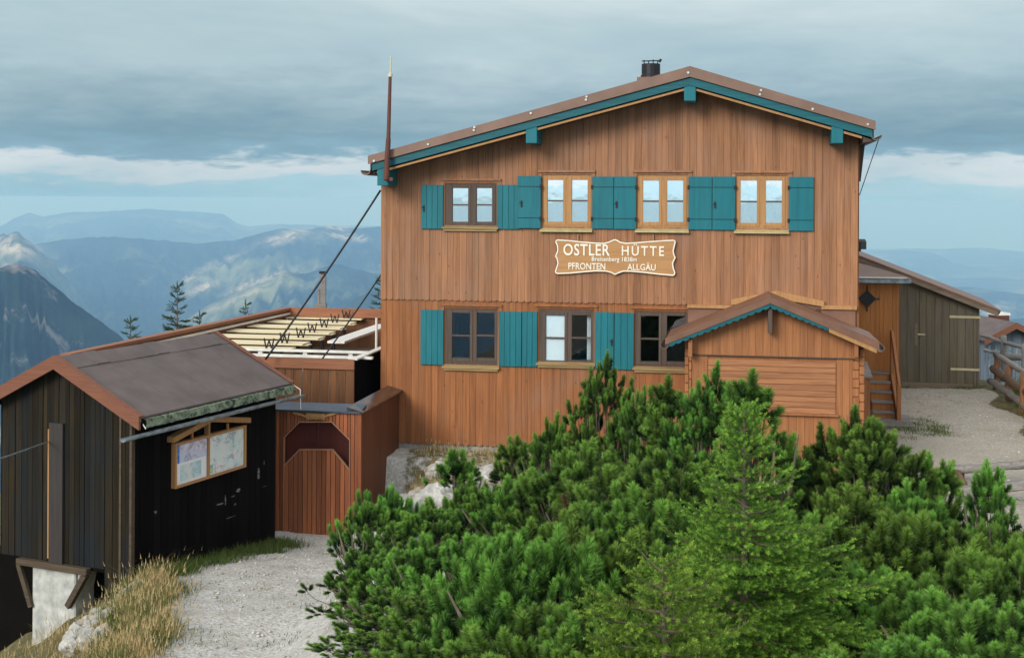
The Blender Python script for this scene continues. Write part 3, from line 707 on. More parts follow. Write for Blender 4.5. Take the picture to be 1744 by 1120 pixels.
# floodlight on the right wall, small downpipes
u_, z_ = HF.v(1463, 413, .2)
b = MB(); b.prismx([(.1, z_-.12), (.35, z_-.02), (.35, z_+.06), (.1, z_+.02)], UW+.0, UW+.14); b.box(UW, UW+.05, .15, .25, z_-.16, z_+.0)
b.build('floodlight', M['iron'], hut)
b = MB(); b.tube([HF.local(P(1497, 236, 22.7)), (UW+.02, .15, HF.v(1465, 332)[1])], .008, 5); b.build('wire', M['iron'], hut)
# -------------------------------------------------------------- porch (part of the hut)
PV = -1.32; 
pa = HF.v(1312, 508, PV-.33); pl = HF.v(1134, 577, PV-.33); prr = HF.v(1496, 582, PV-.33)
def pz(u):
    if u <= pa[0]: return pl[1]+(u-pl[0])/(pa[0]-pl[0])*(pa[1]-pl[1])
    return pa[1]+(u-pa[0])/(prr[0]-pa[0])*(prr[1]-pa[1])
pu0 = HF.v(1166, 700, PV)[0]; pu1 = HF.v(1472, 700, PV)[0]; pzb = -4.9
c0 = HF.v(1178, 700, PV)[0]; c1 = HF.v(1452, 700, PV)[0]; zfas = HF.v(1312, 606, PV)[1]; zpb = HF.v(1350, 704, PV)[1]
s0, s1 = HF.v(1205, 650, PV)[0], HF.v(1424, 650, PV)[0]
b = MB()
b.box(pu0+.05, pu0+.15, PV+.08, -.03, pzb, pz(pu0)-.1); b.box(pu1-.15, pu1-.05, PV+.08, -.03, pzb, pz(pu1)-.1)
cladding(b, c0, c1, PV, .02, pzb, 0, [], bw=.14, topf=lambda u: zpb)
cladding(b, c0, s0, PV, .02, zpb, 0, [], bw=.11, topf=lambda u: zfas); cladding(b, s1, c1, PV, .02, zpb, 0, [], bw=.11, topf=lambda u: zfas)
b.box(c0, c1, PV, PV+.06, pzb, zfas)
porch = b.build('porch', M['porch_wood'], hut)
b = MB(); cladding(b, c0-.02, c1+.03, PV-.02, .022, zfas, 0, [], bw=.125, topf=lambda u: pz(u)-.05); b.box(c0-.02, c1+.03, PV-.02, PV+.06, zfas, zfas+.05)
b.prism([(c0, zfas), (c1, zfas), (c1, pz(c1)-.06), (pa[0], pa[1]-.06), (c0, pz(c0)-.06)], PV-.019, PV+.05)
b.build('porch_gable', M['porch_wood'], porch)
b = MB(); b.box(c0-.03, c1+.03, PV-.06, PV-.045, zfas-.012, zfas+.004); b.build('drip_edge', M['frame_dark'], porch)
b = MB(); zt_ = zfas-.07; zz_ = zpb+.02; n = 9
for k in range(n):
    h = (zt_-zz_)/n; b.prismx([(PV-.045, zz_+k*h), (PV-.02, zz_+k*h), (PV-.02, zz_+(k+1)*h-.004), (PV-.03, zz_+(k+1)*h-.004)], s0+.01, s1-.01)
b.build('hatch', M['porch_wood_h'], porch)
b = MB(); b.box(s0-.02, s1+.04, PV-.10, PV-.021, zpb-.015, zpb+.018); b.box(s0-.02, s0+.06, PV-.11, PV-.1, zpb-.005, zpb+.02); b.build('hatch_ledge', M['porch_wood'], porch)
for (a_, b_) in ((pu0, c0), (c1, pu1)):                        # interlocking log-end corners
    b = MB(); z = pzb; k = 0
    mid = (a_+b_)/2
    while z < zfas+.12:
        b.box(a_+.0, mid+.005, PV-.03-(.02 if k % 2 else 0), PV+.12, z+.006, z+.15); b.box(mid+.01, b_-.004, PV-.05+(.02 if k % 2 else 0), PV+.12, z+.006+.07, z+.145+.07)
        z += .155; k += 1
    b.box(a_+.01, b_-.006, PV-.005, PV+.11, pzb, zfas+.15)
    b.build('corner_log', M['porch_wood'], porch, bevel=.008)
for (x, xx) in ((1173, 1180), (1453, 1460)):                    # plate brackets under the eaves
    u0, z0 = HF.v(x, 600, PV-.03); u1, z1 = HF.v(xx, 575, PV-.03)
    b = MB(); b.box(u0, u1, PV-.28, PV+.0, z0-.05, z1); b.build('bracket', M['porch_wood'], porch, bevel=.005)
b = MB(); u0, z0 = HF.v(1311, 565, PV-.1); b.box(u0-.035, u0+.035, PV-.31, PV-.0, z0, pz(u0)-.02); b.build('ridge_post', M['frame_dark'], porch)
b = MB(); q = lambda u, o: (u, pz(u)+o); PF = PV-.36
b.prism([q(pl[0], -.02), q(pa[0], -.02), q(prr[0], -.02), q(prr[0], .01), q(pa[0], .015), q(pl[0], .01)], PF+.02, -.062)
b.prism([q(pl[0]-.01, -.09), q(pa[0], -.08), q(pa[0], .022), q(pl[0]-.01, .02)], PF-.02, PF+.018); b.prism([q(pa[0]+.001, -.08), q(prr[0]+.01, -.12), q(prr[0]+.01, .02), q(pa[0]+.001, .022)], PF-.022, PF+.018)
b.build('porch_roof', M['roof_flash'], porch)
b = MB(); n = 0                                                     # scalloped teal trim
def trim(ua, ub, cnt):
    for k in range(cnt):
        a = ua+(ub-ua)*k/cnt; c = ua+(ub-ua)*(k+1)/cnt; m_ = (a+c)/2
        pts = [q(a, -.085), q(a, -.135), q(a+(m_-a)*.5, -.158), q(m_, -.165), q(m_+(c-m_)*.5, -.158), q(c, -.135), q(c, -.085)]
        b.prism(pts, PF-.005, PF+.02, .5)
uA = HF.v(1412, 560, PF)[0]; trim(pl[0]+.05, pa[0], 14); trim(pa[0]+.001, uA, 9)
b.build('scalloped_trim', M['teal_fascia'], porch)
b = MB(); b.prism([q(uA, -.17), q(prr[0]-.03, -.20), q(prr[0]-.03, -.12), q(uA, -.10)], PF-.01, PF+.02); b.build('verge_board', M['frame_light'], porch)
gutter('porch_gutter', pl[0]-.02, pl[1]-.10, PF-.02, -.1, .07, porch, M['gutter']); gutter('porch_gutter', prr[0]+.03, prr[1]-.09, PF-.02, -.1, .075, porch, M['gutter'])
# flashings against the facade
b = MB(); za = HF.v(1322, 498)[1]; z1_ = HF.v(1210, 521)[1]; z2_ = HF.v(1425, 522)[1]
ua, ub, um = HF.v(1245, 510)[0], HF.v(1403, 510)[0], HF.v(1322, 500)[0]
zl = HF.v(1245, 520)[1]+.02
b.prism([(ua, zl), (um, za-.10), (ub, zl), (ub, zl+.10), (um, za+.045), (ua, zl+.10)], -.16, -.058)
ul, ur = HF.v(1171, 521)[0], HF.v(1458, 521)[0]
b.box(ul, ua+.05, -.15, -.058, z1_-.03, z1_+.03); b.box(ub-.05, ur, -.15, -.058, z2_-.04, z2_+.03)
b.build('flashing', M['frame_light'], porch)
b = MB(); b.box(ul+.01, ua+.2, -.10, -.027, pz(ul)-.05, z1_-.031); b.box(ub-.15, ur-.02, -.10, -.027, pz(ur)-.1, z2_-.041)
b.prism([(ua+.05, pz(ua)-.0), (ub-.05, pz(ub)), (ub-.05, zl+.0), (um, za-.09), (ua+.05, zl+.0)], -.10, -.059)
b.build('flashing_panel', M['roof_flash'], porch)
# -------------------------------------------------------------- name board
sg = frame_empty('name_sign', 'carved pale wooden name board with cream lettering between the storeys of the hut', 'sign', HF)
def sp_(x, y): return HF.v(930+x/7.267, 395+y/7.267, -.11)
half_top = [(112, 300), (128, 262), (140, 225), (135, 170), (116, 128), (122, 102), (145, 92), (300, 102), (450, 118), (600, 130), (720, 134), (780, 118), (822, 98), (852, 88)]
half_topr = [(882, 98), (922, 122), (985, 134), (1120, 126), (1300, 112), (1450, 102), (1570, 96), (1598, 104), (1606, 128), (1592, 180), (1580, 235), (1588, 280), (1605, 318)]
low_r = [(1588, 350), (1572, 390), (1582, 450), (1600, 500), (1594, 530), (1570, 543), (1400, 528), (1200, 505), (1050, 492), (960, 490), (900, 510), (852, 532)]
low_l = [(810, 508), (740, 490), (600, 488), (450, 500), (300, 515), (145, 520), (118, 508), (110, 484), (126, 440), (142, 385), (130, 330)]
outl = [sp_(*p) for p in half_top+half_topr+low_r+low_l]
b = MB(); b.prism(outl, -.11, -.075); b.build('board', M['sign'], sg)
cxm = sum(p[0] for p in outl)/len(outl); czm = sum(p[1] for p in outl)/len(outl)
b = MB(); nn = len(outl); inn = []
for i in range(nn):
    p0, p1, p2 = Vector(outl[i-1]), Vector(outl[i]), Vector(outl[(i+1) % nn]); d = (p2-p0).normalized(); nrm = Vector((-d[1], d[0]))
    if nrm.dot(Vector((cxm, czm))-p1) < 0: nrm = -nrm
    inn.append(p1+nrm*.022)
vs = [(p[0], -.122, p[1]) for p in outl]+[(p[0], -.122, p[1]) for p in inn]+[(p[0], -.105, p[1]) for p in outl]+[(p[0], -.105, p[1]) for p in inn]
fs = []
for i in range(nn):
    j = (i+1) % nn; fs += [(i, j, j+nn, i+nn), (i, i+2*nn, j+2*nn, j), (i+nn, j+nn, j+3*nn, i+3*nn)]
b.add(vs, fs); b.xf = lambda p: p; b.build('border', M['letter'], sg)
b = MB()
for x_ in (392, 1325):
    p_ = sp_(x_, 85); b.box(p_[0]-.012, p_[0]+.012, -.1, -.085, p_[1]-.03, p_[1]+.08)
b.build('hanger', M['frame_light'], sg)
def text(name, s, box, parent, mat, v, fr=HF, ext=.006, conv=None, off=0, sp=1.0):
    cu = bpy.data.curves.new(name, 'FONT'); cu.body = s; cu.extrude = ext; cu.offset = off; cu.space_character = sp; cu.resolution_u = 3
    to = bpy.data.objects.new(name, cu); col.objects.link(to); bpy.context.view_layer.update()
    me = bpy.data.meshes.new_from_object(to.evaluated_get(bpy.context.evaluated_depsgraph_get()))
    bpy.data.objects.remove(to)
    co = np.array([v_.co[:] for v_ in me.vertices]); lo = co.min(0); hi = co.max(0)
    (ua_, za_), (ub_, zb_) = box
    for v_ in me.vertices:
        x = (v_.co[0]-lo[0])/(hi[0]-lo[0]); y = (v_.co[1]-lo[1])/(hi[1]-lo[1])
        v_.co = (ua_+x*(ub_-ua_), v-v_.co[2], za_+y*(zb_-za_))
    a = me.attributes.new('rnd', 'FLOAT', 'FACE'); me.materials.clear(); me.materials.append(mat)
    o = bpy.data.objects.new(name, me); col.objects.link(o); o.parent = parent; return o
for s, (xa, ya, xb, yb), off, spc in (('OSTLER', (215, 290, 790, 152), .012, 1.08), ('H\u00dcTTE', (938, 293, 1462, 150), .012, 1.3), ('Breitenberg 1838m', (567, 378, 1125, 312), .014, 1.05),
                                ('PFRONTEN', (277, 462, 735, 385), .012, 1.0), ('ALLG\u00c4U', (1005, 472, 1358, 380), .012, 1.0)):
    text('lettering', s, (sp_(xa, ya), sp_(xb, yb)), sg, M['letter'], -.118, off=off, sp=spc)
# -------------------------------------------------------------- mast
ms = frame_empty('antenna_mast', 'rusty brown antenna mast with thin white tip rising past the left eave of the hut', 'antenna', HF)
vm = V0-.12
p = [HF.v(*q_, vm) for q_ in ((658, 306), (660, 262), (661.5, 236), (664.5, 131), (665, 126), (665.5, 96))]
b = MB(); L3 = lambda q_: (q_[0], vm, q_[1])
b.tube([L3(p[0]), L3(p[1]), L3(p[2])], [.055, .05, .045], 10); b.tube([L3(p[2]), L3(p[3])], [.038, .030], 10); b.box(p[0][0]-.05, p[0][0]+.12, vm, vm+.12, p[0][1]-.02, p[0][1]+.04)
b.build('pole', M['mast'], ms)
b = MB(); b.tube([L3(p[3]), L3(p[4])], [.045, .045], 10); b.tube([L3(p[4]), L3(p[5])], [.018, .015], 8); b.build('aerial', plain('aerial_cream', (.55, .54, .42), .5), ms)
# -------------------------------------------------------------- tethering cables
def cable(name, pts, r, label, sag=0, mat='iron'):
    pts = [Vector(q_) for q_ in pts]; a, c = pts[0], pts[-1]; n = 24; out_ = []
    for k in range(n+1):
        t = k/n; q_ = a.lerp(c, t); q_.z -= sag*4*t*(1-t); out_.append(q_)
    b = MB(); b.tube(out_, r, 6); o = b.build(name, M[mat], None, smooth=True); tag(o, label, 'cable'); return o
cable('steel_cable', [HF.world(-.02, -.02, HF.v(649, 324)[1]), P(452, 612, 24.3)], .021, 'black steel cable running from under the hut eave down to the windbreak', .05)
cable('steel_cable', [HF.world(-.02, .3, HF.v(649, 460)[1]), P(548, 612, 24.4)], .015, 'shorter black cable from the middle of the hut wall down to the windbreak rail', .02)
# ================================================================== LEFT: TARRED SHED (frame S: u along the side wall, v along the front gable)
SF = Frame(-5.47, 18.68, -66)
shed = frame_empty('tarred_shed', 'black tarred timber shed with grey felt roof and red-brown verge boards beside the path', 'shed', SF)
SL, SWd = 3.62, 2.5; RV = 1.255; ZE = -3.30; ZR = -2.42; SLP = .49
rz = lambda v, o=0: ZR-.0-abs(v-RV)*SLP+o
zs_b = -6.1
# side wall facing the path
def xs_side(p): return (p[0], p[1], p[2])
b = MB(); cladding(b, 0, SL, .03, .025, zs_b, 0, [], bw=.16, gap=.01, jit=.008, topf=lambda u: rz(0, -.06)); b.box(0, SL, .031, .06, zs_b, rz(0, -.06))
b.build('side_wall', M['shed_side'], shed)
# front gable (plane u=0): build in (v,z) with prismx
b = MB(); v = 0.; 
zlow = -5.42
while v < SWd:
    w_ = random.choice((.085, .10, .12, .14)); v1 = min(v+w_, SWd); 
    bot = -6.3 if v < .42 else zlow
    th = random.uniform(.02, .035)
    b.prismx([(v+.004, bot), (v1-.004, bot), (v1-.004, rz(v1, -.05)), (v+.004, rz(v, -.05))], -th, .01); v = v1
b.prismx([(.02, -6.3), (.44, -6.3), (.44, rz(.44, -.07)), (.02, rz(.02, -.07))], .011, .05)
b.prismx([(.44, zlow), (RV, zlow), (RV, rz(RV, -.07)), (.44, rz(.44, -.07))], .011, .05); b.prismx([(RV, zlow), (SWd, zlow), (SWd, rz(SWd, -.07)), (RV, rz(RV, -.07))], .011, .05)
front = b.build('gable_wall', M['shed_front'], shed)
b = MB(); b.box(.0, SL, .05, SWd, zlow-.06, zlow+.0); b.box(0.06, SL, SWd-.04, SWd, zlow, rz(SWd, -.06)); b.box(SL-.05, SL, .06, SWd-.04, zlow, rz(SWd, -.06))
b.build('floor', M['tar'], shed)
b = MB(); b.box(.45, .49, .05, SWd+1.2, -8.2, zlow-.061); b.build('underfloor_shade', M['tar'], shed)  # black sheet added for the shade beneath the floor
# cover board (door edge) and bottom beams
v0_, z0_ = SF.u(108, 850, -.05); v1_, _ = SF.u(85, 850, -.05); zt_ = SF.u(97, 720, -.05)[1]
b = MB(); b.box(-.075, -.036, v0_, v1_, zlow-.01, zt_); b.build('door_board', wood('wood_dark_grey', (.045, .037, .035), (.028, .024, .024), var=.1), shed)
v2_, _ = SF.u(82, 850, -.05); b = MB(); b.box(-.07, -.036, v1_+.005, v1_+.03, zlow+.05, zt_-.1); b.build('pale_batten', M['frame_light'], shed)
va, za_ = SF.u(152, 998, -.06); vb, zb_ = SF.u(32, 976, -.06)
b = MB(); b.box(-.13, -.02, va, vb, zlow-.10, zlow-.005); b.build('sill_beam', M['beam_old'], shed, bevel=.01)
v3, z3 = SF.u(205, 1000, -.05)
b = MB(); b.box(-.05, .0, v3, v3+.035, zs_b+.1, rz(v3, -.06)); b.box(-.05, .02, -.03, .012, zs_b+.1, rz(0, -.1)); b.build('corner_batten', M['beam_old'], shed)
b = MB(); vc0, _ = SF.u(148, 1050, .1); vc1, _ = SF.u(64, 1050, .1)
b.box(-.02, .40, vc0+.12, vc1, -7.2, zlow-.105); b.prismx([(vc0+.12, zlow-.105), (vc0+.0, zlow-.105), (vc0+.12, zlow-.55)], .02, .35)
b.build('concrete_pier', M['concrete'], shed, bevel=.02)
b = MB(); b.bar((-.08, vb-.02, zlow-.1), (-.05, vc1-.02, zlow-.72), .06, .07); b.build('brace', M['beam_old'], shed)
b = MB(); b.bar((-.08, va+.05, zlow-.1), (-.05, vc0+.22, zlow-.62), .08, .09)
b.build('brace', M['beam_old'], shed)
# roof: felt sheets, verge boards, eaves edge with lichen, gutter
uF, uB = -.22, SL+.02; ve = -.30
b = MB()
def slope_slab(mb, u0, u1, va_, vb_, o0, o1, rnd=None):
    mb.hexa([(u0, va_, rz(va_, o0)), (u1, va_, rz(va_, o0)), (u1, vb_, rz(vb_, o0)), (u0, vb_, rz(vb_, o0)),
             (u0, va_, rz(va_, o1)), (u1, va_, rz(va_, o1)), (u1, vb_, rz(vb_, o1)), (u0, vb_, rz(vb_, o1))], rnd)
for a in np.arange(uF, uB, .957):
    a1 = min(a+.957, uB); slope_slab(b, a+.003, a1-.003, ve, RV-.25, .03+random.uniform(0, .006), .058+random.uniform(0, .006)); slope_slab(b, a+.003, a1-.003, RV, 2*RV-ve, .03, .062)
n = 14
for k in range(n):
    a = uF+(uB-uF)*k/n; a1 = uF+(uB-uF)*(k+1)/n; wv = .004*math.sin(k*1.3)
    slope_slab(b, a, a1, RV-.31, RV+.0, .064, .074+wv+.012*(k % 5 == 2))
b.build('roof', M['felt'], shed)
b = MB(); slope_slab(b, uF+.02, uB, ve-.05, RV, -.04, .029); slope_slab(b, uF+.02, uB, RV, 2*RV-ve, -.04, .029)
b.build('roof_boarding', M['tar'], shed)
b = MB(); n = 60
for k in range(n):
    a = uF+.1+(uB-uF-.1)*k/n; a1 = a+(uB-uF-.1)/n; d = random.uniform(-.02, .015)
    b.hexa([(a, ve-.085, rz(ve, -.09+d*.4)), (a1, ve-.085, rz(ve, -.09+d*.4)), (a1, ve-.02, rz(ve, -.105)), (a, ve-.02, rz(ve, -.105)), (a, ve-.055+d*.3, rz(ve, .024+d*.3)), (a1, ve-.055+d*.3, rz(ve, .024+d*.3)), (a1, ve+.02, rz(ve, .028)), (a, ve+.02, rz(ve, .028))])
b.build('mossy_eaves', M['lichen'], shed)
hb = .13
for (u0, u1) in ((uF-.04, uF+.0), (uB, uB+.04)):
    b = MB()
    for (a, c_) in ((ve-.03, RV), (RV, 2*RV-ve)):
        slope_slab(b, u0 if a < RV-.01 else u0+.002, u1, a, c_, -hb+.03, .085)
    c0_, c1_ = (uF-.04, uF+.07) if u0 < 1 else (uB-.05, uB+.04)
    slope_slab(b, c0_, c1_, ve-.03, RV, .086, .10); slope_slab(b, c0_, c1_, RV, 2*RV-ve, .086, .10)
    b.build('verge_board', M['rake'], shed)
g_ = MB(); gr = .05; ge = SF.v(209, 722, ve-.1)
uu0 = SF.v(209, 722, ve-.12)[0]
gz0 = rz(ve, -.155)
for k in range(1):
    nn_ = 8; pr_ = [(math.cos(math.pi+math.pi*i/nn_), math.sin(math.pi+math.pi*i/nn_)) for i in range(nn_+1)]
    vs = []
    for uu, zz_ in ((uu0, gz0), (uB+.18, gz0+.01)):
        vs += [(uu, ve-.12+gr*q_[0], zz_+gr*q_[1]) for q_ in pr_]+[(uu, ve-.12+gr*.82*q_[0], zz_+gr*.82*q_[1]) for q_ in reversed(pr_)]
    m_ = 2*(nn_+1); g_.add(vs, [(i, (i+1) % m_, (i+1) % m_+m_, i+m_) for i in range(m_)]+[(k2, k2+1, m_-2-k2, m_-1-k2) for k2 in range(nn_)])
g_.xf = lambda p: p; g_.build('gutter', M['zinc'], shed)
b = MB(); b.tube([(uB+.0, ve+.1, rz(ve, .1)), (uB+.05, ve-.14, rz(ve, -.05)), (uB+.05, ve-.15, rz(ve, -.38))], .008, 5)
b.tube([(uF+.02, ve+.02, rz(ve, .06)), (uF+.04, ve-.09, rz(ve, -.10))], .008, 5)
b.build('guy_wire', M['white'], shed)
# scraps of torn white paper, paint scratches on the side wall
for (x, y, w_, h_) in ((438, 808, 5, 30), (401, 836, 9, 9), (367, 860, 16, 4), (383, 852, 2, 26), (398, 859, 5, 5), (380, 884, 24, 1.5), (392, 846, 10, 3), (449, 788, 1.5, 12), (446, 829, 9, 1.5), (262, 872, 6, 7)):
    u0, z0 = SF.v(x, y, -.0); u1, z1 = SF.v(x+w_, y-w_*.3, 0); hh = h_/2200*20; um_ = (u0+u1)/2; zm_ = (z0+z1)/2; n_ = 9; b = MB()
    b.prism([(um_+(u1-u0)*.5*math.cos(k_*2*math.pi/n_)*random.uniform(.35, 1), zm_+hh*.5*math.sin(k_*2*math.pi/n_)*random.uniform(.35, 1)) for k_ in range(n_)], -.002, .004)
    b.build('paint_scratch', M.setdefault('scratch', plain('scratch_pale', (.17, .18, .18), .9, var=.9, sc=30)), shed)
# cable coming in from the left
o = cable('thin_cable', [SF.world(-.09, v1_+.01, SF.u(86, 752, -.08)[1]), P(-260, 850, 12.5)], .012, 'thin grey cable crossing from the left edge to the front of the tarred shed', .05, 'zinc')
# -------------------------------------------------------------- map board
mb_ = frame_empty('map_board', 'gabled wooden notice board with two walking maps hung on the shed wall', 'notice board', SF)
vp = -.09
tl, tm, tr_ = SF.v(300, 752, vp), SF.v(357, 738, vp), SF.v(420, 726, vp); bl, br_ = SF.v(299, 829, vp), SF.v(420, 798, vp)
U0, U1 = (tl[0]+bl[0])/2, (tr_[0]+br_[0])/2; UM = tm[0]; Z1 = (tl[1]+tr_[1])/2; Z0 = (bl[1]+br_[1])/2
fwd = .036
b = MB(); b.box(U0, U0+fwd, vp, .0, Z0, Z1); b.box(U1-fwd, U1, vp, 0, Z0, Z1); b.box(U0+fwd, U1-fwd, vp, 0, Z0, Z0+fwd); b.box(U0+fwd, U1-fwd, vp, 0, Z1-fwd, Z1); b.box(UM-.02, UM+.02, vp+.002, 0, Z0+fwd, Z1-fwd)
b.build('frame', M['frame_light'], mb_, bevel=.004)
za2 = SF.v(361, 717, vp)[1]
b = MB(); zc = Z1+.03
b.prism([(U0-.10, zc), (UM, za2-.0), (UM, za2+.085), (U0-.10, zc+.085)], vp-.05, 0); b.prism([(UM+.001, za2), (U1+.05, zc), (U1+.05, zc+.085), (UM+.001, za2+.085)], vp-.052, 0)
b.box(UM-.02, UM+.02, vp, 0, Z1, za2+.01); 
for uu in ((U0+UM)/2, (U1+UM)/2): b.box(uu-.012, uu+.012, vp, -.05, Z1, Z1+(za2-Z1)*.5)
b.build('gable_trim', M['frame_light'], mb_, bevel=.004)
def mapmat(name, a, b2, c2, sc, white=.4):
    m, t, bs, out = newmat(name); co = N(t, 'ShaderNodeTexCoord').outputs['Object']
    n = noise(t, co, sc, 9, .72, .6); n2 = noise(t, co, sc*.6, 5, .6, .3)
    r1 = ramp(t, [(.36, a), (.5, b2), (.62, c2)]); lk(t, n2, r1.inputs[0]); r2 = ramp(t, [(.40, (.45, .45, .5)), (.47, (1, 1, 1))]); lk(t, n, r2.inputs[0])
    lk(t, mixc(t, .75, r1.outputs[0], mixc(t, 1., r1.outputs[0], r2.outputs[0], 'MULTIPLY')), bs.inputs['Base Color']); bs.inputs['Roughness'].default_value = .4
    return m
def sheet(name, x0, y0, x1, y1, mat, v_):
    """fractions of the framed field (0..1), y down"""
    b = MB(); A = U0+fwd; B = U1-fwd; T = Z1-fwd; D = Z0+fwd
    b.box(A+(B-A)*x0, A+(B-A)*x1, v_, v_+.003, T-(T-D)*y1, T-(T-D)*y0); return b.build(name, mat, mb_)
um = (UM-.02-U0-fwd)/(U1-U0-2*fwd); ur2 = um+.04/(U1-U0-2*fwd)
sheet('paper', 0, 0, 1, 1, plain('paper_white', (.78, .80, .82), .5, var=.03), -.05)
sheet('map_sheet', .06, .02, um, .47, mapmat('map_lilac', (.50, .60, .76), (.62, .56, .70), (.72, .70, .78), 9), -.054)
sheet('map_sheet', .0, .0, .055, .47, mapmat('map_legend', (.03, .12, .45), (.05, .2, .6), (.2, .35, .6), 30), -.054)
sheet('map_sheet', .07, .53, um-.08, .93, mapmat('map_blue', (.35, .55, .60), (.52, .66, .68), (.66, .70, .68), 11), -.054)
sheet('map_sheet', ur2+.02, .02, 1, .98, mapmat('map_pale', (.50, .66, .68), (.66, .72, .70), (.74, .72, .72), 7), -.054)
sheet('map_sheet', ur2+.0, .74, ur2+.07, .95, mapmat('map_key', (.05, .25, .55), (.45, .6, .3), (.1, .3, .6), 14), -.058)
# ================================================================== GATE
GV = -2.62; gl0 = HF.v(464, 800, GV)[0]; gl1 = HF.v(613, 800, GV)[0]; GT = HF.v(545, 699, GV)[1]; GB = HF.v(545, 918, GV)[1]
gate = frame_empty('wooden_gate', 'red-brown plank gate house with octagonal opening and metal cap between shed and hut', 'gate', HF)
ox0, ox1 = HF.v(484, 800, GV)[0], HF.v(597, 800, GV)[0]
def gp(x, y): return HF.v(400+x/3.734, 640+y/3.734, GV)
oA = [gp(305, 400), gp(415, 290), gp(620, 290), gp(740, 410)]      # top of the opening
oB = [gp(315, 570), gp(415, 468), gp(625, 468), gp(735, 598)]      # top of the door
def pw(pts, u): return float(np.interp(u, [p_[0] for p_ in pts], [p_[1] for p_ in pts]))
b = MB(); u = gl0
while u < gl1-.02:
    w_ = random.uniform(.055, .075); a, c_ = u+.006, min(u+w_, gl1)-.003; m_ = (a+c_)/2
    if ox0 < m_ < ox1:
        b.prism([(a, pw(oA, a)), (c_, pw(oA, c_)), (c_, GT), (a, GT)], GV-.025, GV)
    else: b.box(a, c_, GV-.025, GV, GB, GT)
    u += w_
b.box(gl0, ox0, GV+.001, GV+.05, GB, GT); b.box(ox1, gl1, GV+.001, GV+.05, GB, GT)
b.prism([(ox0, pw(oA, ox0)), oA[1], oA[2], (ox1, pw(oA, ox1)), (ox1, GT), (ox0, GT)], GV+.001, GV+.05)
b.build('gate_front', M['gate'], gate)
b = MB(); u = ox0+.01; n = 14; w_ = (ox1-ox0-.02)/n
for k in range(n):
    a = u+k*w_+.006; c_ = u+(k+1)*w_-.006; b.prism([(a, GB+.03), (c_, GB+.03), (c_, pw(oB, c_)), (a, pw(oB, a))], GV-.03, GV-.002)
b.prism([(ox0+.01, GB+.03), (ox1-.01, GB+.03), (ox1-.01, pw(oB, ox1)-.02), (oB[2][0], oB[2][1]-.02), (oB[1][0], oB[1][1]-.02), (ox0+.01, pw(oB, ox0)-.02)], GV-.001, GV+.02)
gd = b.build('gate_door', M['gate'], gate)
b = MB(); tt = [(ox0+.01, pw(oB, ox0+.01)), oB[1], oB[2], (ox1-.01, pw(oB, ox1-.01))]
for p0, p1 in zip(tt[:-1], tt[1:]): b.bar((p0[0], GV-.02, p0[1]+.006), (p1[0], GV-.02, p1[1]+.006), .05, .018)
b.box(ox0-.0, ox0+.012, GV-.045, GV-.0, GB+.05, pw(oA, ox0)); b.box(ox1-.012, ox1, GV-.045, GV, GB+.05, pw(oA, ox1))
tt = [(ox0, pw(oA, ox0)), oA[1], oA[2], (ox1, pw(oA, ox1))]
for p0, p1 in zip(tt[:-1], tt[1:]): b.bar((p0[0], GV-.03, p0[1]), (p1[0], GV-.03, p1[1]), .03, .014)
b.build('gate_trim', M['gate_trim'], gate)
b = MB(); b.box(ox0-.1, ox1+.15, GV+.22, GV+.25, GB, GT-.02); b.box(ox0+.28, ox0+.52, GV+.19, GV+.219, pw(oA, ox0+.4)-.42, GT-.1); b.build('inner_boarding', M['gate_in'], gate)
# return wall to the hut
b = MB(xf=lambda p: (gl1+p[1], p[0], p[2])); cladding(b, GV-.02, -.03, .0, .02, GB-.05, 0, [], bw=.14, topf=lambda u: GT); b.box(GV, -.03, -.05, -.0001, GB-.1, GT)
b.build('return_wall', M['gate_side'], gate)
b = MB(); b.box(gl1-.02, gl1+.025, GV-.035, GV+.04, GB-.05, GT); b.build('corner_post', M['gate'], gate)
# metal caps
zc = GT; b = MB(); b.prismx([(GV-.08, zc-.02), (GV-.08, zc+.01), (GV+.32, zc+.085), (GV+.32, zc-.02)], gl0+.0, gl1+.02)
b.build('metal_cap', M['cap_blue'], gate)
b = MB(); b.prism([(gl1-.22, zc+.09), (gl1+.075, zc+.012), (gl1+.075, zc-.015), (gl1-.22, zc-.015)], GV-.075, -.03)
b.build('metal_cap', M['cap_shiny'], gate)
# carved garland plaque
b = MB(); cp = [(375, 230), (420, 240), (450, 250), (480, 262), (520, 268), (560, 266), (590, 248), (625, 240), (660, 228)]
for (x, y), (x2, y2) in zip(cp[:-1], cp[1:]):
    p0, p1 = gp(x, y), gp(x2, y2); b.bar((p0[0], GV-.04, p0[1]), (p1[0], GV-.04, p1[1]), .03, .04)
pa0, pa1 = gp(458, 272), gp(578, 236); b.box(pa0[0], pa1[0], GV-.055, GV-.02, pa0[1], pa1[1]); 
for k in range(9): x = pa0[0]+(pa1[0]-pa0[0])*(k+.5)/9; b.box(x-.01, x+.01, GV-.062, GV-.055, pa0[1]+.02, pa1[1]-.02)
b.build('plaque', M['frame_light'], gate)
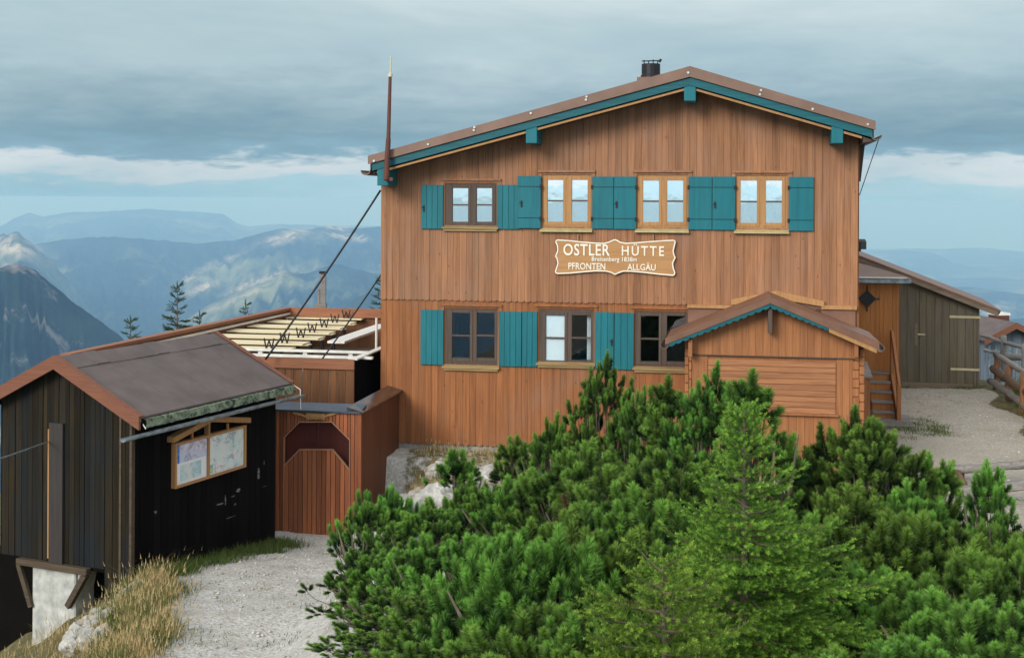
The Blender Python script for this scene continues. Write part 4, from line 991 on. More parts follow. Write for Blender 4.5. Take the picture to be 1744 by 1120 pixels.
# ================================================================== TERRACE WINDBREAK with tables
ws = frame_empty('terrace_windbreak', 'red-brown plank windbreak with broad top rail enclosing the terrace', 'windbreak', HF)
ZC = -3.02
pf = HF.local(P(604, 612, 24.3)); wv = pf[1]; wu = pf[0]
blk = HF.local(P(490, 527, 35.3)); bv, bu = blk[1], blk[0]
lf = HF.local(P(118, 603, 25.2)); lu = lf[0]
b = MB()
b.box(-4.2, wu, wv-.04, wv+.0, ZC-.19, ZC); b.build('top_rail', M['screen_top'], ws)
b = MB(); u = wu
while u > -4.2: b.box(u-.165, u-.012, wv+.002, wv+.025, -4.9, ZC-.05); u -= .17
b.build('planks', M['screen'], ws)
b = MB(); b.box(wu-.05, wu-.012, wv+.03, bv*.40, -5.2, ZC-.02); b.build('side_wall', M['tar'], ws)  # near-black colour stands in for shade on this side of the windbreak
b = MB(); b.box(wu-.10, wu+.04, wv+.03, bv*.40, ZC-.018, ZC+.01); b.build('side_cap', M['white'], ws)
def zt(y, d): return -(y-338.5)/2200*d
# left wall: from the far corner toward the camera
pA, pB = HF.local(P(490, 526, 35.3)), HF.local(P(112, 604, 24.6))
pA.z = pB.z = (pA.z+pB.z)/2
def seg(name, a, c_, h0, h1, th, mat, off=0):
    b = MB(); a = Vector(a); c_ = Vector(c_); a.z += (h0+h1)/2; c_.z += (h0+h1)/2; d = (c_-a).normalized(); s = Vector((d.y, -d.x, 0))*off
    b.bar(a+s, c_+s, th, h1-h0); return b.build(name, mat, ws)
seg('top_rail', pA, pB, -.04, .03, .22, M['screen_top']); seg('rail_board', pA, pB, -.24, -.042, .05, M['screen'], -.03)
seg('white_ledge', pA, pB, -.15, -.10, .05, M['white'], -.085)
seg('planks', pA, pB, -1.6, -.10, .03, M['screen'], .03)
pC = HF.local(P(662, 527, 35.0)); pC.z = pA.z
seg('top_rail', pA, (pC[0], pA[1], pA.z), -.20, .035, .16, M['screen_top']); seg('planks', (pA[0], pA[1]+.02, pA.z), (pC[0], pA[1]+.02, pA.z), -1.7, -.2, .03, M['screen'])
b = MB(); b.box(pB[0]-.5, wu, wv+.03, bv, -4.15, -4.02); b.build('deck', M['grey_wood'], ws)
# beer-garden tables in rows
def leg_frame(b, u, v, z0, z1):
    for s in (-1,):                       # zigzag steel legs of a table stored upside down
        zz = [(u-.11, z1), (u-.06, z0), (u, z0+(z1-z0)*.8), (u+.06, z0), (u+.11, z1)]
        for p0, p1 in zip(zz[:-1], zz[1:]): b.bar((p0[0], v+s*.17, p0[1]), (p1[0], v+s*.17, p1[1]), .026, .026, up=(0, 1, 0))
ZT = -3.22
tabs = [(541.5, 620), (549, 602), (557, 585), (565.5, 566), (574.5, 548), (584, 522), (594, 497)]
tuE = [HF.local(P(x, y, -ZT*2200/(y-338.5))) for y, x in tabs]
first = None; ordn = ['farthest pale table of the terrace row, against the back windbreak', 'pale wooden table second from the back of the terrace', 'pale wooden table third from the back of the terrace', 'pale wooden table in the middle of the terrace row', 'pale wooden table third from the front of the terrace', 'pale wooden table second from the front of the terrace', 'nearest pale table of the terrace row, behind the white rails']
for i, p_ in enumerate(tuE):
    if first is None:
        t_ = empty('beer_table', ordn[i], 'table', (0, 0, 0), -HF.a, 'pale tables in a row on the terrace')
        b = MB()
        for k in range(3): b.box(-3.0, 0, -.27+k*.185, -.27+k*.185+.175, -.03, 0)
        b.build('tabletop', M['table'], t_)
        b = MB(); leg_frame(b, -.45, 0, .0, .23); b.build('leg_frame', M['iron'], t_)
        first = t_; o = t_
    else:
        o = first.copy(); col.objects.link(o); o['label'] = ordn[i]
        for ch_ in first.children: c_ = ch_.copy(); col.objects.link(c_); c_.parent = o
    o.location = HF.world(p_[0], p_[1], ZT)
# benches between them
fb = None
for i in range(6):
    p_ = tuE[i].lerp(tuE[i+1], .5); 
    if fb is None:
        t_ = empty('beer_bench', '', 'bench', (0, 0, 0), -HF.a, 'pale benches between the terrace tables'); b = MB(); b.box(-3, 0, -.13, .13, -.03, 0); b.build('seat', M['table'], t_)
        [(b := MB(), b.bar((-x, s*.1, -.55), (-x, s*.06, -.03), .03, .03, up=(1, 0, 0)), b.build('leg', M['iron'], t_)) for x in (.3, 2.7) for s in (-1, 1)]; fb = o = t_
    else:
        o = fb.copy(); col.objects.link(o)
        for ch_ in fb.children: c_ = ch_.copy(); col.objects.link(c_); c_.parent = o
    o['label'] = ['pale bench behind the farthest but one terrace table', 'pale bench between the second and third tables from the back', 'pale bench between the third table from the back and the middle table', 'pale bench just in front of the middle terrace table', 'pale bench between the third and second tables from the front', 'pale bench behind the nearest terrace table'][i]
    o.location = HF.world(p_[0]-.1, p_[1], ZT-.10)
# white long table by the hut wall, white rails, white post
wt = empty('white_table', 'long white tabletop along the left wall of the hut on the terrace', 'table'); 
q1, q2 = P(572, 583, 29.0), P(655, 551, 33.0); zt2 = -3.22; q1.z = q2.z = zt2
b = MB(); b.bar(q1, q2, .40, .05); b.build('tabletop', M['white'], wt)
b = MB(); [b.bar(q1.lerp(q2, t)+Vector((s*.25, 0, 0)), q1.lerp(q2, t)+Vector((s*.25, 0, -.8)), .06, .06) for t in (.08, .5, .92) for s in (-1, 1)]; b.build('trestle', M['iron'], wt)
for i, (y0, y1, x0, d, lb) in enumerate(((591.5, 597, 420, 26.2, 'upper white slatted bench top behind the front windbreak rail'), (600, 606.5, 415, 25.2, 'lower white slatted bench top close behind the front windbreak rail'))):
    a, c_ = HF.local(P(x0, (y0+y1)/2, d)), HF.local(P(646, (y0+y1)/2+.5, d)); o = frame_empty('white_bench', lb, 'bench', HF)
    b = MB(); b.box(a[0], c_[0], a[1]-.05, a[1]+.05, a[2]-.025, a[2]+.02); b.build('seat', M['white'], o)
    for uu in np.arange(a[0]+.25, c_[0]-.05, .95): b = MB(); b.box(uu, uu+.09, a[1]-.02, a[1]+.07, a[2]-.9, a[2]-.026); b.build('leg', M['white'], o)
a = P(641, 590, 27.5); b = MB(); b.tube([(a.x, a.y, -4.0), (a.x, a.y, zt(541, 27.5))], .028, 8); tag(b.build('white_post', M['white']), 'thin white post standing beside the hut wall on the terrace', 'post')
# weathered post with stump behind the terrace
o = empty('lift_post', 'weathered grey timber post standing behind the terrace windbreak', 'post')
b = MB(); d = 38.; pz0 = zt(540, d)
b.box(P(548, 0, d).x, P(557, 0, d).x, d, d+.14, zt(560, d), zt(465, d)); b.box(P(543, 0, d).x, P(547, 0, d).x, d, d+.1, zt(560, d), zt(492, d)); b.box(P(538, 0, d).x, P(558, 0, d).x, d-.05, d+.2, zt(560, d), zt(517, d))
b.build('post', M['log'], o); b = MB(); b.box(P(546, 0, d).x, P(559, 0, d).x, d-.03, d+.18, zt(466, d), zt(462, d)); b.build('post_cap', M['iron'], o)
# ================================================================== RIGHT: ANNEX, SHED, STEPS, FENCES
AV = 6.6; 
au1 = HF.v(1531, 560, AV)[0]; AZT = HF.v(1500, 477, AV)[1]; AZB = HF.v(1500, 640, AV)[1]
ax = frame_empty('side_annex', 'orange-brown plank entrance annex with brown lean-to roof on the right side of the hut', 'annex', HF)
b = MB(); cladding(b, UW+.02, au1, AV, .02, AZB-.8, 0, [], bw=.10, topf=lambda u: AZT); b.box(UW+.02, au1-.0, AV+.001, AV+3.4, AZB-.8, AZT)
b.build('wall', M['annex_wood'], ax)
b = MB(); t0 = HF.v(1470, 430, AV+.9); e0 = HF.v(1553, 474, AV-.25)
zA = HF.v(1500, 474, AV-.25)[1]; zTop = HF.v(1466, 431, AV+1.6)[1]; uE = HF.v(1553, 474, AV-.25)[0]
b.add([(UW-.1, AV-.25, zA), (uE, AV-.25, zA), (UW-.1, AV+1.7, zTop), (UW-.1, AV-.25, zA-.05), (uE, AV-.25, zA-.05), (UW-.1, AV+1.7, zTop-.05), (uE, AV+.6, zA+.0), (uE, AV+.6, zA-.05)],
      [(0, 1, 6, 2), (3, 5, 7, 4), (0, 3, 4, 1), (1, 4, 7, 6), (2, 6, 7, 5), (0, 2, 5, 3)])
b.build('roof', M['roof_metal'], ax)
b = MB(); b.box(UW-.05, uE-.02, AV-.34, AV-.26, zA-.10, zA-.02); b.build('gutter', M['zinc'], ax); b = MB(); b.box(UW+.02, uE-.12, AV-.285, AV-.251, zA-.0, zA+.035); b.build('roof_edge', M['white'], ax)
b = MB(); uc, zc2 = HF.v(1477, 508.5, AV-.05); ue = HF.v(1492, 508, AV-.05)[0]; rr2 = (ue-uc)
b.prism([(uc-rr2, zc2), (uc, zc2-rr2*1.0), (uc+rr2, zc2), (uc, zc2+rr2)], AV-.10, AV-.021); b.box(uc-.012, uc+.012, AV-.06, AV-.03, zc2-rr2*1.5, zc2+rr2*1.5); b.box(uc, uc+rr2*1.45, AV-.06, AV-.03, zc2-.012, zc2+.012)
b.build('wrought_lantern', M['iron'], ax)
# steps
st = frame_empty('wooden_steps', 'five-step wooden stair with grey treads and brown rail up to the annex', 'stairs', HF)
su0, su1 = HF.v(1483, 660, AV-.9)[0], HF.v(1520, 660, AV-.9)[0]
zz0 = HF.v(1500, 632, AV-.15)[1]; zz1 = gh(*HF.world((su0+su1)/2, AV-1.6, 0)[:2]); nst = 5; rise = (zz0-zz1)/nst
for k in range(nst):
    vt = AV-.05-.27*(k+1); z_ = zz0-rise*k
    b = MB(); b.box(su0, su1, vt-.03, vt+.27, z_-.035, z_); b.build('tread', M['log'], st)
    b = MB(); b.box(su0+.01, su1-.01, vt, vt+.02, z_-rise-.0, z_-.036); b.build('riser', M['annex_wood'], st)
b = MB(); b.bar((su1+.05, AV-1.6, zz1+.0), (su1+.05, AV-.1, zz0-.05), .06, .28); b.bar((su1+.06, AV-1.62, zz1+.75), (su1+.05, AV-.3, HF.v(1520, 563, AV-.3)[1]-.05), .06, .16)
b.box(su1+.01, su1+.10, AV-.36, AV-.24, zz1, HF.v(1520, 562, AV-.3)[1]); b.box(su1+.01, su1+.10, AV-1.66, AV-1.56, zz1-.1, zz1+.82)
b.build('handrail', M['porch_wood'], st, bevel=.01)
bx = frame_empty('wooden_bin', 'brown wooden chest with pale grey lid standing by the steps behind the porch corner', 'chest', HF)
cv = 3.4; c0_, c1_ = UW+.02, HF.v(1484, 640, cv)[0]+.02; zt4 = HF.v(1478, 640, cv)[1]; zb4 = gh(*HF.world(c1_, cv, 0)[:2])
b = MB(); b.box(c0_, c1_-.04, cv, cv+1.1, zb4-.1, zt4-.04); b.build('body', M['porch_wood'], bx); b = MB(); b.prismx([(cv-.05, zt4-.04), (cv-.05, zt4+.0), (cv+1.15, zt4+.16), (cv+1.15, zt4+.1)], c0_, c1_); b.build('lid', M['log'], bx)
# grey shed
GF = Frame(*P(1671, 0, 33.2)[:2], 14)
gs = frame_empty('grey_shed', 'weathered grey plank shed with sloping roof at the back of the gravel yard', 'shed', GF)
gx = lambda x, y, v=0: GF.v(x, y, v)
uL = gx(1440, 600)[0]; zf = lambda u: float(np.interp(u, [gx(1466, 446)[0], gx(1672, 527)[0]], [gx(1466, 446)[1], gx(1672, 527)[1]]))
sl_ = (gx(1672, 527)[1]-gx(1466, 446)[1])/(gx(1672, 527)[0]-gx(1466, 446)[0]); z00 = gx(1672, 527)[1]; zf = lambda u: z00+sl_*(u-gx(1672, 527)[0])
gzb = gh(*GF.world(-1, 0, 0)[:2]); ud0, ud1 = gx(1565, 600)[0], gx(1664, 600)[0]
b = MB(); cladding(b, uL, -.0, 0, .022, gzb-.1, 0, [(ud0, ud1, -9, 9)], bw=.19, gap=.008, jit=.012, topf=lambda u: zf(u)); 
b.prism([(uL, gzb-.3), (0, gzb-.3), (0, zf(0)), (uL, zf(uL))], .001, .05); b.box(-.05, 0, .05, 3.5, gzb-.6, zf(0)); b.box(uL, 0, 3.45, 3.5, gzb-.6, zf(0))
b.build('wall', M['grey_wood'], gs)
b = MB(); cladding(b, ud0+.01, ud1-.01, -.002, .028, gzb+.05, 0, [], bw=.19, gap=.009, jit=.01, topf=lambda u: zf(u)-.06); dr = b.build('door', M['grey_wood'], gs)
b = MB()
for (x0, x1, y) in ((1617, 1670, 539), (1619, 1668, 628)): u0, z0 = gx(x0, y, -.04); u1, _ = gx(x1, y, -.04); b.box(u0, u1, -.05, -.031, z0-.03, z0+.03)
b.build('strap_hinge', M['hinge_pale'], dr)
b = MB(); u0, z0 = gx(1564, 569, -.05); b.box(u0-.02, u0+.17, -.07, -.045, z0-.02, z0+.02); b.build('handle', M['hinge_pale'], dr)
b = MB(); u0, z0 = gx(1557, 587); u1, z1 = gx(1563, 551); b.box(u0, u1, -.045, -.023, z0, z1); b.box(gx(1535, 645)[0], gx(1656, 650)[0], -.10, -.03, gzb-.05, gzb+.14); b.build('batten', M['grey_trim'], gs)
b = MB(); uR = gx(1700, 520, -.3)[0]; b.prism([(uL, zf(uL)), (uR, zf(uR)), (uR+.0, zf(uR)+.13), (uL, zf(uL)+.13)], -.32, -.27); b.build('bargeboard', M['grey_trim'], gs)
b = MB(); b.prism([(uL, zf(uL)+.01), (uR, zf(uR)+.01), (uR+.06, zf(uR)+.10), (uR+.06, zf(uR)+.16), (uL, zf(uL)+.17)], -.265, 3.7); b.prism([(uL, zf(uL)+.131), (uR, zf(uR)+.131), (uR+.06, zf(uR)+.131), (uR+.06, zf(uR)+.16), (uL, zf(uL)+.17)], -.34, -.266); b.build('roof', M['roof_flash'], gs)
# far hut below the yard
FF = Frame(*P(1718, 0, 47)[:2], -6); fx = lambda x, y, v=0: FF.v(x, y, v)
fh = frame_empty('far_hut', 'small blue-grey log hut with red-brown verges and brick chimney beyond the fence', 'hut', FF)
a_, l_, r_ = fx(1719, 549), fx(1672, 576), fx(1768, 575)
b = MB(); b.prism([(l_[0]+.1, -8.5), (r_[0]-.1, -8.5), (r_[0]-.1, r_[1]-.1), (a_[0], a_[1]-.1), (l_[0]+.1, l_[1]-.1)], 0, 6)
b.build('wall', wood('wood_blue_grey', (.15, .19, .24), (.07, .09, .12), var=.3, gs=.5), fh)
b = MB()
for k in range(16):
    uu = l_[0]+.25+k*.26; b.box(uu, uu+.07, -.03, -.001, -8, min(np.interp(uu, [l_[0], a_[0], r_[0]], [l_[1], a_[1], r_[1]])-.2, -5.2))
b.build('wall_batten', M['zinc'], fh)
b = MB()
b.prism([(l_[0]-.15, l_[1]-.2), (a_[0], a_[1]-.18), (a_[0], a_[1]+.05), (l_[0]-.15, l_[1]+.03)], -.55, -.5); b.prism([(a_[0]+.001, a_[1]-.18), (r_[0]+.15, r_[1]-.2), (r_[0]+.15, r_[1]+.03), (a_[0]+.001, a_[1]+.05)], -.552, -.5)
b.build('verge_board', M['rake'], fh)
b = MB(); b.prism([(l_[0]-.15, l_[1]-.05), (a_[0], a_[1]-.06), (r_[0]+.15, r_[1]-.05), (r_[0]+.15, r_[1]+.03), (a_[0], a_[1]+.05), (l_[0]-.15, l_[1]+.03)], -.498, 6.4); b.build('roof', M['felt'], fh)
c0, c1 = fx(1696, 540, 2), fx(1719, 540, 2); b = MB(); b.box(c0[0], c1[0], 2, 2.6, fx(0, 552, 2)[1]-.3, fx(1708, 537, 2)[1]); cc = b.build('chimney', M['mast'], fh)
b = MB(); b.box(c0[0]-.03, c1[0]+.03, 1.97, 2.63, fx(1708, 537, 2)[1], fx(1708, 533, 2)[1]); b.build('chimney_cap', M['white'], cc)
# fences
def pole(b, pts, r, n=8, wob=.02):
    out_ = []
    for a, c_ in zip(pts[:-1], pts[1:]):
        for k in range(5): q_ = Vector(a).lerp(Vector(c_), k/5); out_.append(q_+Vector((random.uniform(-wob, wob), random.uniform(-wob, wob), random.uniform(-wob, wob))))
    out_.append(Vector(pts[-1])); m_ = len(out_); b.tube(out_, [r*random.uniform(.9, 1.1) for _ in range(m_)], n)
fn = empty('log_fence', 'rough brown split-log fence descending along the right edge of the gravel yard', 'fence')
g1 = lambda x, y, d: P(x, y, d)
for nm, pts, r, m_ in (('rail', ((1696, 604, 33), (1744, 634, 29.5), (1850, 705, 24)), .075, 'log'), ('rail', ((1690, 628, 33), (1715, 645, 31), (1744, 665, 29.4), (1850, 745, 24)), .095, 'log_brown'), ('rail', ((1687, 648, 33), (1712, 665, 31), (1744, 690, 29.3), (1850, 775, 24)), .085, 'log')):
    b = MB(); pole(b, [g1(*q_) for q_ in pts], r); b.build(nm, M[m_], fn, smooth=True)
for (x, y0, y1, d) in ((1697, 603, 655, 33.1), (1718, 620, 672, 30.9), (1741, 634, 705, 29.2)):
    b = MB(); pole(b, [g1(x, y1+8, d+.1), g1(x+2, y0, d+.1)], .085); b.build('post', M['post_brown'], fn, smooth=True)
fn2 = empty('pole_fence', 'thin silvery pole fence in front of the far hut beyond the yard', 'fence')
for pts, r in ((((1672, 571, 40), (1708, 582, 38), (1744, 592, 36.5), (1800, 608, 35)), .06), (((1709, 606, 38), (1744, 609, 37), (1800, 612, 36)), .10), (((1676, 596, 40), (1706, 602, 39)), .05)):
    b = MB(); pole(b, [g1(*q_) for q_ in pts], r); b.build('rail', M['log'], fn2, smooth=True)
for (x, y0, y1, d) in ((1709, 571, 650, 37.9), (1745, 585, 650, 36.4)):
    b = MB(); pole(b, [g1(x, y1, d), g1(x, y0, d)], .09); b.build('post', M['log'], fn2, smooth=True)
# log barrier in the yard
lb_ = empty('log_barrier', 'grey log rail and plank barrier across the gravel yard behind the pines', 'barrier')
b = MB(); pole(b, [g1(1611, 801, 22.3), g1(1680, 796, 22.0), g1(1744, 790, 21.8), g1(1860, 782, 21.5)], .075, 10, .008); b.build('rail', M['log'], lb_, smooth=True)
b = MB(); a, c_ = g1(1625, 838, 20.6), g1(1860, 812, 20.0); b.bar(a, c_, .22, .14); b.build('lower_beam', M['log'], lb_, bevel=.02)
b = MB(); pole(b, [g1(1630, 800, 22.2), g1(1662, 866, 21.3)], .05); b.bar(g1(1636, 800, 22.25), g1(1636, 850, 22.25), .1, .1, up=(0, 1, 0)); b.build('post', M['log_brown'], lb_, smooth=True)
# stone slabs
for (x, y, w_, l2, lb) in ((1517, 716, .95, .9, 'flat grey stone slab on the gravel at the foot of the steps'), (1531, 707, .55, .3, 'small pale flat stone lying beside the slab near the steps')):
    d = 4.74*2200/(y-343.5); c_ = P(x, y, d); b = MB(); z0 = gh(c_.x, c_.y)
    pts = [(-w_/2, -l2*.6), (w_*.35, -l2*.7), (w_/2, l2*.3), (w_*.1, l2*.6), (-w_*.45, l2*.5)]
    b.add([(c_.x+p_[0], c_.y+p_[1], z0-.05) for p_ in pts]+[(c_.x+p_[0], c_.y+p_[1], z0+.06) for p_ in pts], [(4, 3, 2, 1, 0), (5, 6, 7, 8, 9)]+[(i, (i+1) % 5, (i+1) % 5+5, i+5) for i in range(5)])
    tag(b.build('stone_slab', M['log'], bevel=.01), lb, 'stone')
# ================================================================== VEGETATION
rng = np.random.RandomState(5)
def norm(a): return a/np.maximum(np.linalg.norm(a, axis=-1, keepdims=True), 1e-9)
def tri_mesh(name, V, T, rnd, mat, parent=None):
    me = bpy.data.meshes.new(name); V = V.astype(np.float32); T = T.astype(np.int32)
    me.vertices.add(len(V)); me.vertices.foreach_set('co', V.ravel())
    me.loops.add(T.size); me.loops.foreach_set('vertex_index', T.ravel())
    me.polygons.add(len(T)); me.polygons.foreach_set('loop_start', (np.arange(len(T))*3).astype(np.int32)); me.polygons.foreach_set('loop_total', np.full(len(T), 3, np.int32))
    me.update(calc_edges=True)
    a = me.attributes.new('rnd', 'FLOAT', 'FACE'); a.data.foreach_set('value', rnd.astype(np.float32))
    me.materials.append(mat); o = bpy.data.objects.new(name, me); col.objects.link(o)
    if parent: o.parent = parent
    return o
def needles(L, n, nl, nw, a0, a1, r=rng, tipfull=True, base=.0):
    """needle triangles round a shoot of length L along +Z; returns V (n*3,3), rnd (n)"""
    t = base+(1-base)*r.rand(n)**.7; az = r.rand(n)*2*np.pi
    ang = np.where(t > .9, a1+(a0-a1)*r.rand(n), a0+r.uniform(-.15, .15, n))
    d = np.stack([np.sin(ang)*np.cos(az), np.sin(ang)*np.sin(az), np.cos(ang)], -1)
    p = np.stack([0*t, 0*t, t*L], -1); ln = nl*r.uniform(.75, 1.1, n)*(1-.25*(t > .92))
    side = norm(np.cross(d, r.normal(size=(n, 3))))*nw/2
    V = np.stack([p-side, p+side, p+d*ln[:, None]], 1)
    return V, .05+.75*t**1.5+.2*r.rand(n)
def basis(d):
    d = norm(d); ref = np.where(np.abs(d[:, 2:3]) < .95, np.array([[0, 0, 1.]]), np.array([[1., 0, 0]]))
    x = norm(np.cross(ref, d)); y = np.cross(d, x); return np.stack([x, y, d], -1)       # columns
def place(tV, tr, pos, dirs, scl, r=rng):
    """place template triangles tV (n,3,3) at m positions"""
    Bm = basis(dirs); an = r.rand(len(pos))*2*np.pi; c, s = np.cos(an), np.sin(an)
    Rz = np.zeros((len(pos), 3, 3)); Rz[:, 0, 0] = c; Rz[:, 0, 1] = -s; Rz[:, 1, 0] = s; Rz[:, 1, 1] = c; Rz[:, 2, 2] = 1
    A = np.einsum('mij,mjk->mik', Bm, Rz)*scl[:, None, None]
    out = np.einsum('mij,ntj->mnti', A, tV)+pos[:, None, None, :]
    rn = np.clip(tr[None, :]+r.uniform(-.2, .2, (len(pos), 1)), .06, 1); rn[r.rand(len(pos)) < .012] = 0
    return out.reshape(-1, 3, 3), rn.ravel()
# pine tuft: leader shoot with a whorl of side shoots
def pine_tuft(seed):
    r = np.random.RandomState(seed); Vs, Rs = [], []
    v, q = needles(r.uniform(.15, .24), 430, .056, .0075, .95, .15, r); Vs.append(v+np.array([0, 0, .05])); Rs.append(q)
    k = r.randint(2, 6)
    for i in range(k):
        v, q = needles(r.uniform(.09, .14), 230, .054, .0075, .98, .15, r)
        az = 2*np.pi*i/k+r.uniform(-.3, .3); tl = r.uniform(.6, 1.1)
        d = np.array([[math.sin(tl)*math.cos(az), math.sin(tl)*math.sin(az), math.cos(tl)]])
        v2, q2 = place(v, q*.8, np.array([[0, 0, .0]])+d*.06, d, np.array([1.]), r); Vs.append(v2); Rs.append(q2)
    return np.concatenate(Vs), np.concatenate(Rs)
tufts = [pine_tuft(100+i) for i in range(5)]
def pine_bush(seed, Rd, H, ncl, sparse=False):
    """returns crown mesh data and branches MB"""
    r = np.random.RandomState(seed); P_ = []; D_ = []
    lob = r.rand(7)*6.28
    while len(P_) < ncl:
        t = r.rand()**.8; az = r.rand()*2*np.pi
        lump = 1+.20*math.sin(3*az+lob[0]+t*3)+.14*math.sin(5*az+lob[1]-t*5)+.1*math.sin(8*az+lob[2])
        prof_ = math.sqrt(max(0, 1-t**2.6))*(.62+.38*min(1, t*3)) 
        rad = Rd*prof_*lump*(1-.30*r.rand()**2)
        z = (H-.32)*t*(1+.07*math.sin(2*az+lob[3]))
        if r.rand() < .15: z += r.uniform(.03, .12)
        if any((abs(q_[0]-rad*math.cos(az)) < .13 and abs(q_[1]-rad*math.sin(az)) < .13 and abs(q_[2]-z) < .13) for q_ in P_[-400:]) and r.rand() < .8: continue
        P_.append((rad*math.cos(az), rad*math.sin(az), z))
        o_ = .75*(1-t)+.12
        D_.append((math.cos(az)*o_+r.normal()*.14, math.sin(az)*o_+r.normal()*.14, 1.0))
    for k in range(4):                                   # upright leaders standing out of the top
        az = r.rand()*6.28; q_ = r.rand()*.45*Rd; P_.append((q_*math.cos(az), q_*math.sin(az), H-.32-.12*r.rand())); D_.append((r.normal()*.08, r.normal()*.08, 1))
    P_ = np.array(P_); D_ = np.array(D_); idx = r.randint(0, 5, len(P_)); Vs, Rs = [], []
    sc_ = r.uniform(1.0, 1.65, len(P_))
    for i, (tv, tr) in enumerate(tufts):
        m_ = idx == i
        if m_.any(): v, q = place(tv, tr, P_[m_], D_[m_], sc_[m_], r); Vs.append(v); Rs.append(q)
    V = np.concatenate(Vs); q = np.concatenate(Rs); b = MB()
    for p, d in zip(P_, norm(D_)):
        k = r.uniform(.15, .4); m1 = p*np.array([k, k, .18+.2*r.rand()]); m2 = p*np.array([.82, .82, .6])+r.normal(size=3)*.03
        b.tube([m1*.3, m1, m2, p-d*.02, p+d*.2], [.022, .018, .012, .008, .005], 4, caps=False)
    for k in range(9):
        az = r.rand()*6.28; e = np.array([math.cos(az)*Rd*r.uniform(.7, 1.25), math.sin(az)*Rd*r.uniform(.7, 1.25), H*r.uniform(.3, .8)])
        b.tube([(0, 0, -.15), e*np.array([.35, .35, .15]), e*np.array([.75, .75, .55]), e], [.05, .042, .026, .006], 6)
    return V, q, b
VAR = [(.72, .95, 62), (.75, .95, 56), (.85, 1.35, 86), (.82, 1.35, 80), (.88, 1.85, 116), (.84, 1.85, 108), (.84, 2.35, 138), (.76, 2.35, 126), (.34, .95, 20), (.36, 1.5, 34), (.40, 2.2, 54), (.75, 1.2, 15)]
bank = {}
def pine_parts(i):
    if i not in bank:
        Rd, H, n = VAR[i]; V, q, b = pine_bush(200+i, Rd, H, n)
        bank[i] = (V, q, b)
    return bank[i]
